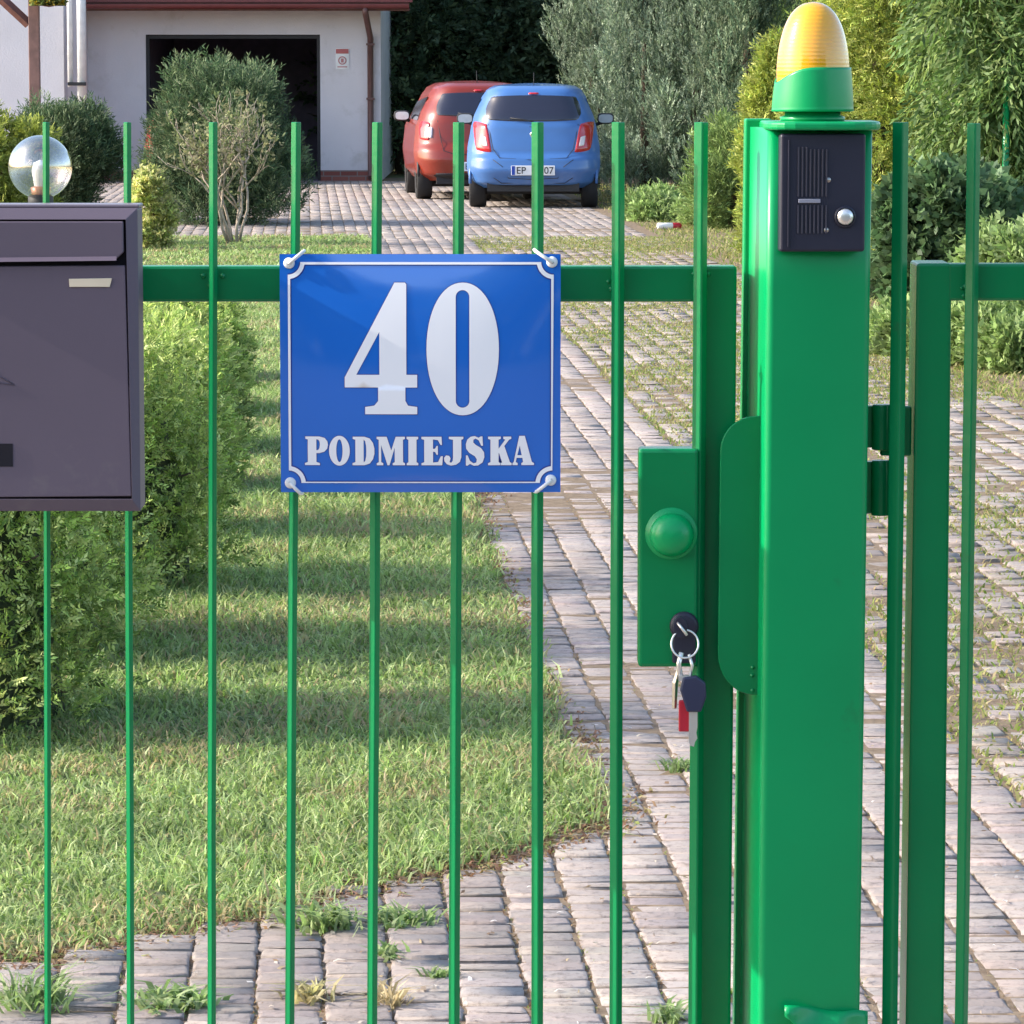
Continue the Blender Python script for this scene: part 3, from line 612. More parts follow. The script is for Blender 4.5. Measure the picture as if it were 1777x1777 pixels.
# ------------------------------------------------------------------ cars
def interp(tab, t):
    for i in range(len(tab)-1):
        if t <= tab[i+1][0]:
            a, b = tab[i], tab[i+1]; f = (t-a[0])/(b[0]-a[0]); f = max(0, min(1, f)); f2 = f*f*(3-2*f)*.5+f*.5
            return a[1]+(b[1]-a[1])*f2
    return tab[-1][1]
def make_car(name, label, loc, rz, paint, spec):
    Hc, hw, prof, glass, lights, plate, Ln = spec['H'], spec['hw'], spec['prof'], spec['glass'], spec['lights'], spec['plate'], spec['len']
    e = empty(name, loc, label, 'car', 'parked cars', rz)
    # rear surface: s in -1..1, z
    def surf(s, z, off=0.0):
        wv = interp(hw, z); y = interp(prof, z)
        a = abs(s); x = s*wv
        y2 = y + .05*a**2 + .32*a**7
        return Vector((x, y2-off, z))
    zmin, zmax = .24, Hc
    ns, nz, nl = 44, 46, 26
    m_ = MB()
    m_.grid(lambda i, j: surf(i*2-1, zmin+(zmax-zmin)*j), ns, nz)
    # sides + roof: loft from rear outline to the front
    def outline(q):   # q 0..1 around left bottom -> top -> right bottom
        if q < .4: z = zmin+(zmax-zmin)*(q/.4); return -1, z
        if q > .6: z = zmin+(zmax-zmin)*((1-q)/.4); return 1, z
        return (q-.4)/.2*2-1, zmax
    def side(i, j):
        s, z = outline(i); p = surf(s, z); L_ = Ln-p.y
        t = j; y = p.y + L_*t
        # height limits toward the front: roof falls to windscreen then bonnet
        yr = y
        top_ = interp([(0, Hc), (2.0, Hc), (2.75, 1.0), (3.45, .85), (Ln-.1, .65), (Ln, .45)], yr)
        zz = min(z, top_)+0*z
        if z > top_: zz = top_ - (Hc-z)*.04
        wv = interp(hw, zz)
        nar = 1-.16*max(0, (yr-(Ln-.8))/.8)**2
        x = s*wv*nar if 0 else (p.x/ max(1e-6, interp(hw, z)))*wv*nar
        crown = .03*(1-(abs(p.x)/max(.01, interp(hw, z)))**2) if z >= zmax-1e-6 else 0
        return Vector((x, y, zz+crown*min(1, 6*t)))
    m_.grid(side, 60, nl)
    body = m_.build('body', paint, e)
    # wheel arches : dark wheels in front of body sides; underbody
    MB().box((-.62, .45, .16), (.62, Ln-.4, .34)).box((-.55, .12, .20), (.55, .5, .30)).build('underbody', M['car_dark'], e)
    for wy in (.58, .58+spec['wb']):
        for sx in (-1, 1):
            hwid = spec['track']
            wx = sx*hwid; R_ = .29
            pr = [(.16, -.09), (R_-.02, -.10), (R_, -.08), (R_, .08), (R_-.02, .10), (.16, .09)]
            ty_ = MB().lathe(pr, (wx, wy, R_), 30, 'X').build('wheel', M['rubber'], e)
            MB().lathe([(0, sx*.075), (.05, sx*.08), (.12, sx*.06), (.17, sx*.085), (.175, sx*.07)], (wx, wy, R_), 24, 'X').build('rim', M['steel_dull'], ty_)
            # arch lip
            m2 = MB()
            ap = [(wx+sx*.085, wy+(R_+.035)*math.cos(a), R_+(R_+.035)*math.sin(a)) for a in [math.pi*i/12 for i in range(13)]]
            m2.tube(ap, .018, 6); m2.build('arch', M['car_dark'] if spec.get('darkarch') else paint, e)
    # rear window patch
    def patch(name_, pts, mat_, off, n=10, parent_=e, thick=.0):
        # pts: quad in (s,z): bl, br, tr, tl with optional roundness -> superellipse warp
        bl, br, tr, tl, rnd = pts; mm = MB()
        def fn(i, j):
            a = i*2-1; b = j*2-1
            # squircle mapping for rounded corners
            k = rnd; aa = a*math.sqrt(1-k*b*b/2); bb = b*math.sqrt(1-k*a*a/2)
            u = (aa+1)/2; v = (bb+1)/2
            s = (bl[0]*(1-u)+br[0]*u)*(1-v)+(tl[0]*(1-u)+tr[0]*u)*v
            z = (bl[1]*(1-u)+br[1]*u)*(1-v)+(tl[1]*(1-u)+tr[1]*u)*v
            edge = max(abs(a), abs(b)); o_ = off if edge < .99 else -.004
            return surf(s, z, o_)
        mm.grid(fn, n, n); return mm.build(name_, mat_, parent_)
    patch('rear_window', glass, M['car_glass'], .008, 24)
    for (pts, c_) in lights:
        o = patch('taillight', pts, M['tail_red'], .016, 12)
        patch('lens', c_, M['tail_clear'], .022, 8, o)
    patch('bumper', ((-.80, .25), (.80, .25), (.78, spec.get('bt', .34)), (-.78, spec.get('bt', .34)), .25), M['car_dark'], .012, 16)
    patch('high_brake_light', ((-.11, Hc-.10), (.11, Hc-.10), (.10, Hc-.075), (-.10, Hc-.075), .1), M['tail_red'], .02, 6)
    # hatch seam lines
    sm = MB()
    for pl in spec['seams']:
        sm.tube([surf(s, z, .001) for s, z in pl], .0045, 5)
    sm.build('tailgate_seam', M['car_dark'], e)
    if plate:
        pz = plate; p0 = surf(0, pz, 0); yb = surf(0, pz, 0).y-.03
        # recess frame
        pl = MB().box((-.26, yb, pz-.055), (.26, yb+.02, pz+.06)).build('number_plate', M['plate_white'], e, bevel=.004)
        MB().box((-.255, yb-.003, pz-.05), (-.215, yb-.001, pz+.055)).build('plate_band', pmat('plate_blue', (.02, .06, .35), .4), pl)
        for txt, xx in (('EP', -.20), ('07', .13)):
            cu = bpy.data.curves.new('t', 'FONT'); cu.body = txt; cu.size = .115; cu.extrude = .001
            to = bpy.data.objects.new('t', cu); COL.objects.link(to); dg = bpy.context.evaluated_depsgraph_get()
            me = bpy.data.meshes.new_from_object(to.evaluated_get(dg)); COL.objects.unlink(to)
            q = bpy.data.objects.new('plate_lettering', me); COL.objects.link(q); q.parent = pl; me.materials.clear(); me.materials.append(M['gapblack'])
            q.rotation_euler = (math.pi/2, 0, 0); q.location = (xx, yb-.004, pz-.035)
        MB().tube([(0, surf(0, Hc-.005).y+.12, Hc), (0, surf(0, Hc).y+.2, Hc+.16)], .004, 5).build('antenna', M['car_dark'], e)
    # emblem + wiper
    ey = surf(0, spec['emb']).y
    MB().lathe([(.022, -.012), (.036, -.014), (.040, -.006), (.040, .01)], (0, ey, spec['emb']), 20, 'Y').box((-.035, ey-.014, spec['emb']-.004), (.035, ey-.008, spec['emb']+.004)).build('emblem', M['chrome'], e)
    wz = glass[0][1]
    MB().tube([surf(.0, wz-.01, .02), surf(.0, wz+.0, .03), surf(-.18, wz+.03, .025), surf(-.38, wz+.045, .02)], .008, 6).build('rear_wiper', M['car_dark'], e)
    # side windows
    for sx in (-1, 1):
        mm = MB()
        def sw(i, j):
            y = .75+1.75*i; z = 1.0+.30*j*(1-.25*i); y += -.1*j if i < .05 else 0
            return Vector((sx*(interp(hw, z)*1.0+.004), y, z))
        mm.grid(sw, 10, 4); mm.build('side_window', M['car_glass'], e)
        mm = MB(); c0 = Vector((sx*.90, 2.35, 1.0))
        mq = lambda w_, h_, n_=20: [(sx*.875+w_*math.copysign(abs(math.cos(a))**.6, math.cos(a)), 1.04+h_*math.copysign(abs(math.sin(a))**.6, math.sin(a))) for a in [2*math.pi*i/n_ for i in range(n_)]]
        mm.ngon_prism(mq(.105, .068), 'Y', 2.32, 2.42); mm.tube([(sx*.70, 2.40, .95), (sx*.84, 2.37, .99)], .025, 6)
        mo = mm.build('mirror', M['car_dark'], e, bevel=.015)
        MB().ngon_prism(mq(.088, .052), 'Y', 2.312, 2.3195).build('mirror_glass', spec['mirror'], mo)
    return e
M['mglass'] = pmat('mirror_glass', (.45, .48, .5), .2)
hwK = [(.24, .70), (.32, .77), (.50, .80), (.70, .795), (.95, .755), (1.05, .73), (1.30, .635), (1.40, .575), (1.47, .46)]
prK = [(.24, .16), (.30, .06), (.45, .0), (.58, .02), (.66, .10), (.95, .16), (1.05, .20), (1.34, .34), (1.40, .38), (1.47, .55)]
specK = dict(bt=.275, H=1.45, hw=hwK, prof=prK, len=3.65, wb=2.38, track=.67, plate=.45, emb=.875, mirror=M['mglass'],
    glass=((-.82, 1.025), (.82, 1.025), (.93, 1.345), (-.93, 1.345), .42),
    lights=[(((-.86, .68), (-.60, .65), (-.74, 1.01), (-1.0, 1.04), .25), ((-.77, .73), (-.67, .72), (-.73, .86), (-.83, .88), .3)),
            (((.60, .65), (.86, .68), (1.0, 1.04), (.74, 1.01), .25), ((.67, .72), (.77, .73), (.83, .88), (.73, .86), .3))],
    seams=[[(-.72, 1.0), (-.66, .85), (-.60, .70), (-.50, .60), (0, .575), (.50, .60), (.60, .70), (.66, .85), (.72, 1.0)], [(-.74, .985), (0, .965), (.74, .985)], [(-.60, .58), (-.46, .50), (-.38, .36), (0, .345), (.38, .36), (.46, .50), (.60, .58)], [(-.93, .40), (-.6, .36), (-.5, .30), (.5, .30), (.6, .36), (.93, .40)]])
bl = G(925, 362); make_car('parked_car', 'blue hatchback parked on the driveway, seen from behind', (bl.x, bl.y, 0), math.radians(-1.0), M['blue_car'], specK)
hwR = [(.24, .72), (.35, .80), (.60, .83), (.90, .80), (1.05, .74), (1.30, .63), (1.42, .56), (1.48, .45)]
prR = [(.24, .14), (.32, .04), (.50, .0), (.62, .03), (.72, .12), (.95, .17), (1.05, .20), (1.36, .36), (1.42, .40), (1.48, .55)]
specR = dict(H=1.47, hw=hwR, prof=prR, len=3.8, wb=2.46, track=.69, plate=.42, emb=.92, mirror=M['white_plastic'], darkarch=True,
    glass=((-.80, 1.05), (.80, 1.05), (.84, 1.36), (-.84, 1.36), .35),
    lights=[(((-.93, .76), (-.78, .74), (-.80, .98), (-.97, 1.0), .3), ((-.88, .78), (-.74, .77), (-.74, .92), (-.86, .93), .3)),
            (((.78, .74), (.93, .76), (.97, 1.0), (.80, .98), .3), ((.74, .77), (.88, .78), (.86, .93), (.74, .92), .3))],
    seams=[[(-.70, 1.0), (-.62, .80), (-.56, .62), (-.4, .58), (0, .57), (.4, .58), (.56, .62), (.62, .80), (.70, 1.0)]])
rd = G(834, 347); make_car('parked_car', 'dark red hatchback partly hidden behind the blue one', (rd.x, rd.y, 0), math.radians(4.5), M['red_car'], specR)
make_car('parked_car', 'red car half hidden by the pine bush at the garage opening', (P(346, 300, 57.8).x, 57.8, 0), math.radians(-1), M['red_car'], dict(specR, plate=0, mirror=M['car_dark'])).scale = (1, 1, .86)

# litter
lt = G(1162, 398); e = empty('plastic_tube', (lt.x, lt.y, .035), 'red and white plastic tube lying on the dry grass right of the blue car', 'litter', rz=.2)
MB().lathe([(0, -.13), (.030, -.13), (.034, -.12), (.034, .03), (.030, .035)], (0, 0, 0), 16, 'X').build('bottle', M['white_plastic'], e)
MB().lathe([(.035, .03), (.035, .10), (.02, .125), (0, .13)], (0, 0, 0), 16, 'X').build('cap', M['red_fob'], e)
# green net post at the right
gp = P(1745, 300, 29.8)
MB().tube([(gp.x, 29.8, 0), (gp.x, 29.8, P(0, 145, 29.8).z)], .025, 8).build('net_post', M['green'], label='slim teal green post standing among the drooping leaves', cat='post')

# globe lamp
gl = P(70, 290, 17.5); R_ = .1375
e = empty('garden_lamp', (gl.x, 17.5, 0), 'round clear glass globe lamp on a dark post above the mailbox', 'garden lamp')
MB().tube([(0, 0, 0), (0, 0, gl.z-R_-.03)], .028, 12).build('post', M['car_dark'], e)
prf = [(R_*math.sin(a), -R_*math.cos(a)) for a in [.28+i*(math.pi-.28)/24 for i in range(25)]]
MB().lathe(prf, (0, 0, gl.z), 40).build('globe', M['globe'], e)
MB().lathe([(0, -.02), (.05, -.02), (.055, .0), (.055, .03), (.045, .04), (0, .04)], (0, 0, gl.z-R_-.02), 20).build('collar', M['car_dark'], e)
MB().lathe([(0, 0), (.026, .0), (.026, .03), (.03, .05), (.038, .10), (.03, .135), (0, .15)], (0, 0, gl.z-R_+.02), 20).build('bulb', M['white_plastic'], e)
MB().lathe([(.04, 0), (.044, .03), (.030, .035)], (0, 0, gl.z-R_+.02), 20).build('socket', pmat('copper_socket', (.55, .25, .18), .35, metal=.3), e)

# ------------------------------------------------------------------ gates
GY = 4.29
def weld(mb, p, n, r, seed=0):
    rr_ = random.Random(seed)
    for i in range(n):
        q = (p[0]+rr_.uniform(-r, r)*.6, p[1]-.0005, p[2]+rr_.uniform(-r, r)); s_ = rr_.uniform(.0018, .0036)
        mb.lathe([(0, -s_*.7), (s_*.7, -s_*.5), (s_, 0), (s_, .001)], q, 8, 'Y')
gate = empty('garden_gate', (P(640, 500, GY).x, GY+.02, 0), 'green steel bar gate carrying the mailbox, street sign and lock box', 'gate')
def rel(mb, e): L_ = e.matrix_basis.translation if e.matrix_basis.translation.length else e.location; mb.v = [(x-L_.x, y-L_.y, z-L_.z) for x, y, z in mb.v]; return mb
BR = .0085       # bar half diagonal
def bar(e, x_top, x_bot, wpx, ytop=212, Y=GY, name='bar'):
    r_ = wpx/1632/2
    t_ = P(x_top, ytop, Y); b_ = P(x_bot, 1777, Y); d = (b_-t_)/(t_.z-b_.z); bot = t_+d*(t_.z-.06)
    m_ = MB(); n = 12
    pts = [t_+(bot-t_)*i/n for i in range(n+1)]
    for p in pts[1:-1]: p.x += random.uniform(-.0003, .0003)
    # square bar set corner-on, softened corners
    ring = []
    for k in range(4):
        a = k*math.pi/2 + math.radians(8)
        ring += [(math.cos(a-.16)*r_, math.sin(a-.16)*r_), (math.cos(a)*r_*1.04, math.sin(a)*r_*1.04), (math.cos(a+.16)*r_, math.sin(a+.16)*r_)]
    base = len(m_.v)
    for p in pts: m_.v += [(p.x+q[0], p.y+q[1], p.z) for q in ring]
    nk = len(ring)
    for i in range(len(pts)-1):
        for k in range(nk):
            a = i*nk+k; b2 = i*nk+(k+1) % nk; m_.f.append((a, b2, b2+nk, a+nk)); m_.sm.append(False)
    m_.f.append(tuple(range(nk))); m_.sm.append(False); m_.f.append(tuple(range((len(pts)-1)*nk, len(pts)*nk))); m_.sm.append(False)
    return rel(m_, e).build(name, M['green'], e, bevel=.0006, seg=1)
lb = [(-1070, -1062), (-926, -918), (-782, -774), (-638, -630), (-494, -486), (-350, -342), (-206, -199), (-62, -57), (80, 83), (221, 227), (370, 367), (514, 503), (655, 646), (796, 788), (933, 932), (1073, 1068), (1217, 1206)]
for xt, xb in lb: bar(gate, xt, xb, 11.5+max(0, xt-80)*.0105)
RY = GY+.0105
zt = P(700, 462, RY).z; zb = P(700, 524, RY).z; sx0 = P(1228, 900, RY).x; sx1 = P(1276, 700, RY).x
xL = P(-1120, 500, RY).x
rel(MB().box((xL, RY, zb), (sx0-.0005, RY+.03, zt)), gate).build('rail', M['green'], gate, bevel=.003)
rel(MB().box((xL, RY, .12), (sx0-.0005, RY+.03, .16)), gate).build('rail', M['green'], gate, bevel=.003)
tx0 = P(1205, 1500, RY).x
# stile leans very slightly like the photo
m_ = MB(); tL = P(1216, 460, RY); tR = P(1279, 460, RY); bL = P(1203, 1777, RY); bR = P(1268, 1777, RY)
ex = 1.0*(bL.z-.05)/(tL.z-bL.z); bL2 = bL+(bL-tL)*ex; bR2 = bR+(bR-tR)*ex
m_.add([(tL.x, RY+.0005, zt), (tR.x, RY+.0005, zt), (tR.x, RY+.035, zt), (tL.x, RY+.035, zt), (bL2.x, RY+.0005, .05), (bR2.x, RY+.0005, .05), (bR2.x, RY+.035, .05), (bL2.x, RY+.035, .05)],
       [(0,1,2,3), (7,6,5,4), (4,5,1,0), (5,6,2,1), (6,7,3,2), (7,4,0,3)])
rel(m_, gate).build('stile', M['green'], gate, bevel=.003)
m_ = MB()
for i, (xt, xb) in enumerate(lb[8:]):
    p = P(xt-9, 490, RY); weld(m_, (p.x, RY, p.z), 3, .010, i)
    p = P(xt+11, 470, RY); weld(m_, (p.x, RY, p.z), 1, .006, i+50)
rel(m_, gate).build('weld_beads', M['green'], gate)
# lock box
LY = GY-.012
lz1 = P(1150, 779, LY).z; lz0 = P(1150, 1158, LY).z; lx0 = P(1108, 900, LY).x; lx1 = P(1212, 900, LY).x
lock = rel(MB().box((lx0, LY, lz0), (lx1, LY+.035, lz1)), gate).build('lock_box', M['green'], gate, bevel=.004, seg=3)
# knob
kc = P(1165, 926, LY)
m_ = MB().lathe([(0, -.030), (.010, -.0295), (.017, -.026), (.0215, -.020), (.0235, -.013), (.0225, -.008), (.0190, -.006), (.0185, -.002), (.027, -.0015), (.028, 0)], (kc.x, LY, kc.z), 40, 'Y')
rel(m_, gate).build('knob', M['green_post'], gate)
# lock cylinder
cc = P(1187, 1102, LY)
m_ = MB().lathe([(0, -.006), (.013, -.006), (.0155, -.003), (.0155, 0)], (cc.x, LY, cc.z+.010), 24, 'Y').box((cc.x-.0125, LY-.005, cc.z-.030), (cc.x+.0125, LY+.001, cc.z+.010)); rel(m_, gate).build('lock_cylinder', M['black'], gate, bevel=.002)
# keys
keys = empty('key_bunch', (cc.x, LY-.006, cc.z), 'bunch of keys with ring, black fob and red tag hanging from the lock', 'keys')
def kb(mb, name, mat, bevel=0, parent=None): return mb.build(name, mat, parent or keys, bevel)
def ringpts(c, r_, tilt=0, n=28): return [(c[0]+r_*math.cos(2*math.pi*i/n), c[1]+tilt*math.sin(2*math.pi*i/n), c[2]+r_*math.sin(2*math.pi*i/n)) for i in range(n+1)]
kp = lambda px, py: (lambda q: (q.x-keys.location.x, q.z-keys.location.z))(P(px, py, LY-.02))
# inserted key head
x_, z_ = kp(1180, 1082)
kb(MB().ngon_prism([(x_+.011*math.cos(a)*.7, z_-.004+.012*math.sin(a)) for a in [2*math.pi*i/16 for i in range(16)]], 'Y', -.018, -.012), 'key', M['black'], .001)
x_, z_ = kp(1188, 1116); kb(MB().tube(ringpts((x_, -.020, z_), .0145, .004), .0011, 8, caps=False), 'key_ring', M['steel'])
x2_, z2_ = kp(1177, 1080); kb(MB().tube([(x2_-.001, -.017, z2_), (x2_+.004, -.021, z2_-.006), (x2_+.009, -.020, z2_-.013)], .0016, 8), 'link', M['steel'])
x3, z3 = kp(1187, 1150)
m_ = MB().tube([(x3-.003, -.021, z3+.012), (x3-.006, -.022, z3), (x3-.004, -.022, z3-.014)], .0028, 8).tube([(x3+.005, -.021, z3+.010), (x3+.0085, -.022, z3-.002), (x3+.006, -.021, z3-.014)], .0018, 8).box((x3-.006, -.025, z3-.018), (x3+.007, -.019, z3-.012))
kb(m_, 'clasp', M['steel'])
m_ = MB(); xa, za = kp(1178, 1165); xb_, zb_ = kp(1170, 1228)
m_.tube([(xa, -.019, za+.004), (xa-.004, -.018, za-.012), (xb_, -.018, zb_)], [.0022, .0034, .0026], 4, smooth=False); kb(m_, 'key', M['steel_dull'], .0005)
xf, zf = kp(1202, 1200)
hexp = [(-.0165, .004), (-.013, .018), (.004, .020), (.0155, .012), (.0165, -.004), (.010, -.021), (-.008, -.021)]
kb(MB().ngon_prism([(xf+a*.85, zf+b2*.95) for a, b2 in hexp], 'Y', -.030, -.020), 'fob', pmat('navy_fob', (.03, .035, .075), .4), .002)
xt_, zt_ = kp(1187, 1242); kb(MB().box((xt_-.006, -.023, zt_-.016), (xt_+.008, -.018, zt_+.018)), 'tag', M['red_fob'], .0015)
xk, zk = kp(1202, 1262); m_ = MB().ngon_prism([(xk-.0045, zk+.022), (xk-.0045, zk-.014), (xk-.003, zk-.018), (xk+.001, zk-.019), (xk+.002, zk-.014), (xk+.0045, zk-.010), (xk+.0035, zk-.004), (xk+.0045, zk+.002), (xk+.0045, zk+.022)], 'Y', -.026, -.0235); kb(m_, 'key', M['steel'])

# ---------------- post
PY = GY-.045
yaw = math.radians(9)
pl_t = P(1334, 230, PY); pr_t = P(1519, 230, PY); pl_b = P(1316, 1777, PY); pr_b = P(1507, 1777, PY)
post = empty('gate_post', ((pl_b.x+pr_b.x)/2, PY, 0), 'thick green square steel gate post with a rounded cap plate', 'gate post')
pw = (pr_t-pl_t).length/math.cos(yaw); pd = .12
c_, s_ = math.cos(yaw), math.sin(yaw)
zc = P(1420, 222, PY).z
def postpt(u, v, z):   # u along front face (from left edge), v depth, z height, with slight lean
    f = (z-pl_b.z)/(pl_t.z-pl_b.z); lx = pl_b.x+(pl_t.x-pl_b.x)*f
    return (lx+u*c_+v*-s_, PY+u*s_*1.0+v*c_, z)
# yaw so the left face shows : left face goes back and left
m_ = MB(); nz = 10; cr_ = .008
ring = []
for (cu, cv, a0) in ((cr_, cr_, math.pi), (pw-cr_, cr_, 1.5*math.pi), (pw-cr_, pd-cr_, 0), (cr_, pd-cr_, .5*math.pi)):
    for i in range(6): a = a0+i*math.pi/10; ring.append((cu+cr_*math.cos(a), cv+cr_*math.sin(a)))
nk = len(ring)
for i in range(nz+1):
    z = -.1+(zc+.1)*i/nz; m_.v += [postpt(u, v, z) for u, v in ring]
for i in range(nz):
    for k in range(nk): m_.f.append((i*nk+k, i*nk+(k+1) % nk, (i+1)*nk+(k+1) % nk, (i+1)*nk+k)); m_.sm.append(True)
m_.f.append(tuple(range(nz*nk, (nz+1)*nk))); m_.sm.append(False)
rel(m_, post).build('tube', M['green_post'], post)
# cap plate : rounded front, overhanging
cx0 = P(1329, 215, PY-.02).x; cx1 = P(1533, 215, PY-.02).x
cz = P(1430, 226, PY-.02).z
cap = []
cxm = (cx0+cx1)/2; cwid = (cx1-cx0)/2
for i in range(15):
    a = math.pi+math.pi*i/14; cap.append((cxm+cwid*(abs(math.cos(a))**.45)*(1 if math.cos(a) > 0 else -1), PY+.015+.045*math.sin(a)))
cap += [(cx1, PY+.10), (cx0, PY+.10)]
rel(MB().ngon_prism(cap, 'Z', cz, cz+.009), post).build('cap', M['green_post'], post, bevel=.003, seg=3)
# side flat bar running up left of the post (gate stop)
fl = P(1293, 206, GY+.05); fr = P(1326, 206, GY+.05); flb = P(1273, 1777, GY+.05)
m_ = MB(); top_z = fl.z; wdt = fr.x-fl.x+.008; ex = flb.x-(fl.x-flb.x)*((flb.z)/(fl.z-flb.z))
m_.add([(fl.x, GY+.045, top_z), (fl.x+wdt, GY+.045, top_z), (fl.x+wdt, GY+.075, top_z), (fl.x, GY+.075, top_z), (ex, GY+.045, 0), (ex+wdt, GY+.045, 0), (ex+wdt, GY+.075, 0), (ex, GY+.075, 0)], [(0,1,2,3), (7,6,5,4), (4,5,1,0), (5,6,2,1), (6,7,3,2), (7,4,0,3)])
rel(m_, post).build('stop_profile', M['green_post'], post, bevel=.002)
# strike plate with rounded left corners
SY = GY-.022
sp = []
def pp(px, py): q = P(px, py, SY); return (q.x, q.z)
R0 = 66
for i in range(9): a = math.pi*.5+math.pi*.5*i/8; sp.append(pp(1312+62*math.cos(a), 784-62*math.sin(a)))
for i in range(9): a = math.pi+math.pi*.5*i/8; sp.append(pp(1308+62*math.cos(a), 1134-72*math.sin(a)))
sp += [pp(1322, 1206), pp(1330, 720)]
rel(MB().ngon_prism(sp, 'Y', SY, SY+.004), post).build('strike_plate', M['green'], post, bevel=.001)
m_ = MB()
for i, (px, py) in enumerate([(1306, 1158), (1305, 1172), (1306, 1198)]):
    q = P(px, py, SY); s2 = .0024
    m_.lathe([(0, -s2), (s2*.7, -s2*.7), (s2, 0)], (q.x, SY, q.z), 8, 'Y')
rel(m_, post).build('weld_beads', M['green'], post)
# torn flap at the bottom of the picture
q0 = P(1362, 1748, PY-.012); q1 = P(1510, 1768, PY-.012)
def flap(i, j):
    x = q0.x+(q1.x-q0.x)*i; z = q0.z-(q0.z-q1.z)*i - j*(.01+.05*min(1, i*1.6)) + .002*math.sin(i*9)
    return (x, PY+.02*i-.004-.022*j*(.3+.7*math.sin(i*3)) - .004*math.sin(i*11+j*3), z)
rel(MB().grid(flap, 16, 8), post).build('bent_flap', M['green_post'], post, solid=.0015)
# hinge
m_ = MB(); hzs = [(703, 782), (800, 896)]
for a, b2 in hzs:
    za = P(1530, a, GY+.01).z; zb_ = P(1530, b2, GY+.01).z; xx = P(1530, 800, GY+.01).x
    m_.lathe([(0, zb_), (.009, zb_), (.010, zb_+.001), (.010, za-.001), (.009, za), (0, za)], (xx, GY+.02, 0), 20)
    m_.box((P(1512, 800, GY).x-.01, GY+.022, zb_+.002), (xx, GY+.034, za-.002))
rel(m_, post).build('hinge', M['green'], post, bevel=.0008)

# ---------------- beacon
bx = P(1411, 150, PY+.03)
bc = empty('warning_beacon', (bx.x, PY+.035, cz+.009), 'amber domed warning beacon with green base on the post cap', 'beacon')
u_ = 1/1632*(PY+.035)/4.29
rB = 69*u_
bzf = lambda py: P(1411, py, PY+.035).z-(cz+.009)
MB().lathe([(0, 0), (rB*.80, 0), (rB*.82, .004), (rB*.70, .006), (rB*.70, bzf(192)), (0, bzf(192))], (0, 0, 0), 40).build('foot', M['green_post'], bc)
nb = 64
def basefn(i, j):
    a = 2*math.pi*i; ztop = bzf(112) + (-.003+.016*-max(0, math.cos(a-math.radians(188)))**3)
    z = bzf(193)+(ztop-bzf(193))*j; r_ = rB*(1-.07*j**1.5)
    if j < .06: r_ = rB*1.015
    return (r_*math.cos(a), r_*math.sin(a), z)
m_ = MB().grid(basefn, nb, 16)
m_.build('base', M['green_post'], bc, solid=.002)
MB().lathe([(0, bzf(193)+.001), (rB*.98, bzf(193)+.001)], (0, 0, 0), 40).build('base_floor', M['black'], bc)
prof_ = []
zb0 = bzf(128); zt0 = bzf(3)
for i in range(22):
    t = i/21; prof_.append((rB*.915*math.cos(t*math.pi/2)**.52*(1-.04*t) if t < 1 else 0, zb0+(zt0-zb0)*(math.sin(t*math.pi/2)*.55+t*.45)))
prof_ = [(rB*.90, bzf(150))]+prof_
MB().lathe(prof_, (0, 0, 0), 48).build('lens', M['amber'], bc)
MB().lathe([(0, bzf(120)), (.008, bzf(120)), (.011, bzf(90)), (.012, bzf(60)), (.008, bzf(52)), (0, bzf(50))], (-.004, 0, 0), 16).build('bulb', M['white_plastic'], bc)

# ---------------- intercom
IY = PY-.014
ia = P(1353, 232, IY); ib = P(1500, 437, IY)
ic = empty('intercom', ((ia.x+ib.x)/2, PY, ib.z), 'black plastic intercom with grille and round push button on the gate post', 'intercom', rz=yaw*.35)
w2 = (ib.x-ia.x)/2; hh = ia.z-ib.z
MB().box((-w2, -.014, 0), (w2, .022, hh)).build('housing', M['black'], ic, bevel=.003, seg=3)
u1 = lambda px: (px-1426.5)/147*2*w2
vz = lambda py: (437-py)/205*hh
m_ = MB(); n = 9
for k in range(8):
    x = u1(1384+k*6.9)
    for (a, b2) in ((255+ (k > 2)*4, 341), (356, 405)):
        m_.box((x-.0008, -.0158, vz(b2)), (x+.0008, -.0139, vz(a)))
MB.build(m_, 'grille', pmat('grille_edge', (.06, .055, .075), .45), ic, bevel=.0003)
MB().box((u1(1366), -.0165, vz(428)), (u1(1368.5), -.0139, vz(243))).build('ridge', M['black'], ic, bevel=.0004)
MB().box((u1(1384), -.0172, vz(352)), (u1(1422), -.0139, vz(345))).build('name_slot', pmat('grey_strip', (.30, .30, .36), .4), ic, bevel=.0006)
MB().lathe([(.0115, 0), (.0112, -.003), (.0095, -.0035)], (u1(1465), -.0141, vz(376)), 28, 'Y').build('button_ring', M['black'], ic)
bt = MB().lathe([(0, -.0058), (.004, -.0058), (.0078, -.0045), (.0088, -.002), (.0088, 0)], (u1(1465), -.0145, vz(376)), 28, 'Y').build('button', M['steel'], ic)
sc_ = MB()
for px, py in ((1436, 312), (1433, 399)): sc_.lathe([(0, -.0012), (.0022, -.0008), (.0028, 0)], (u1(px), -.0141, vz(py)), 12, 'Y')
sc_.build('screw', M['steel_dull'], ic)

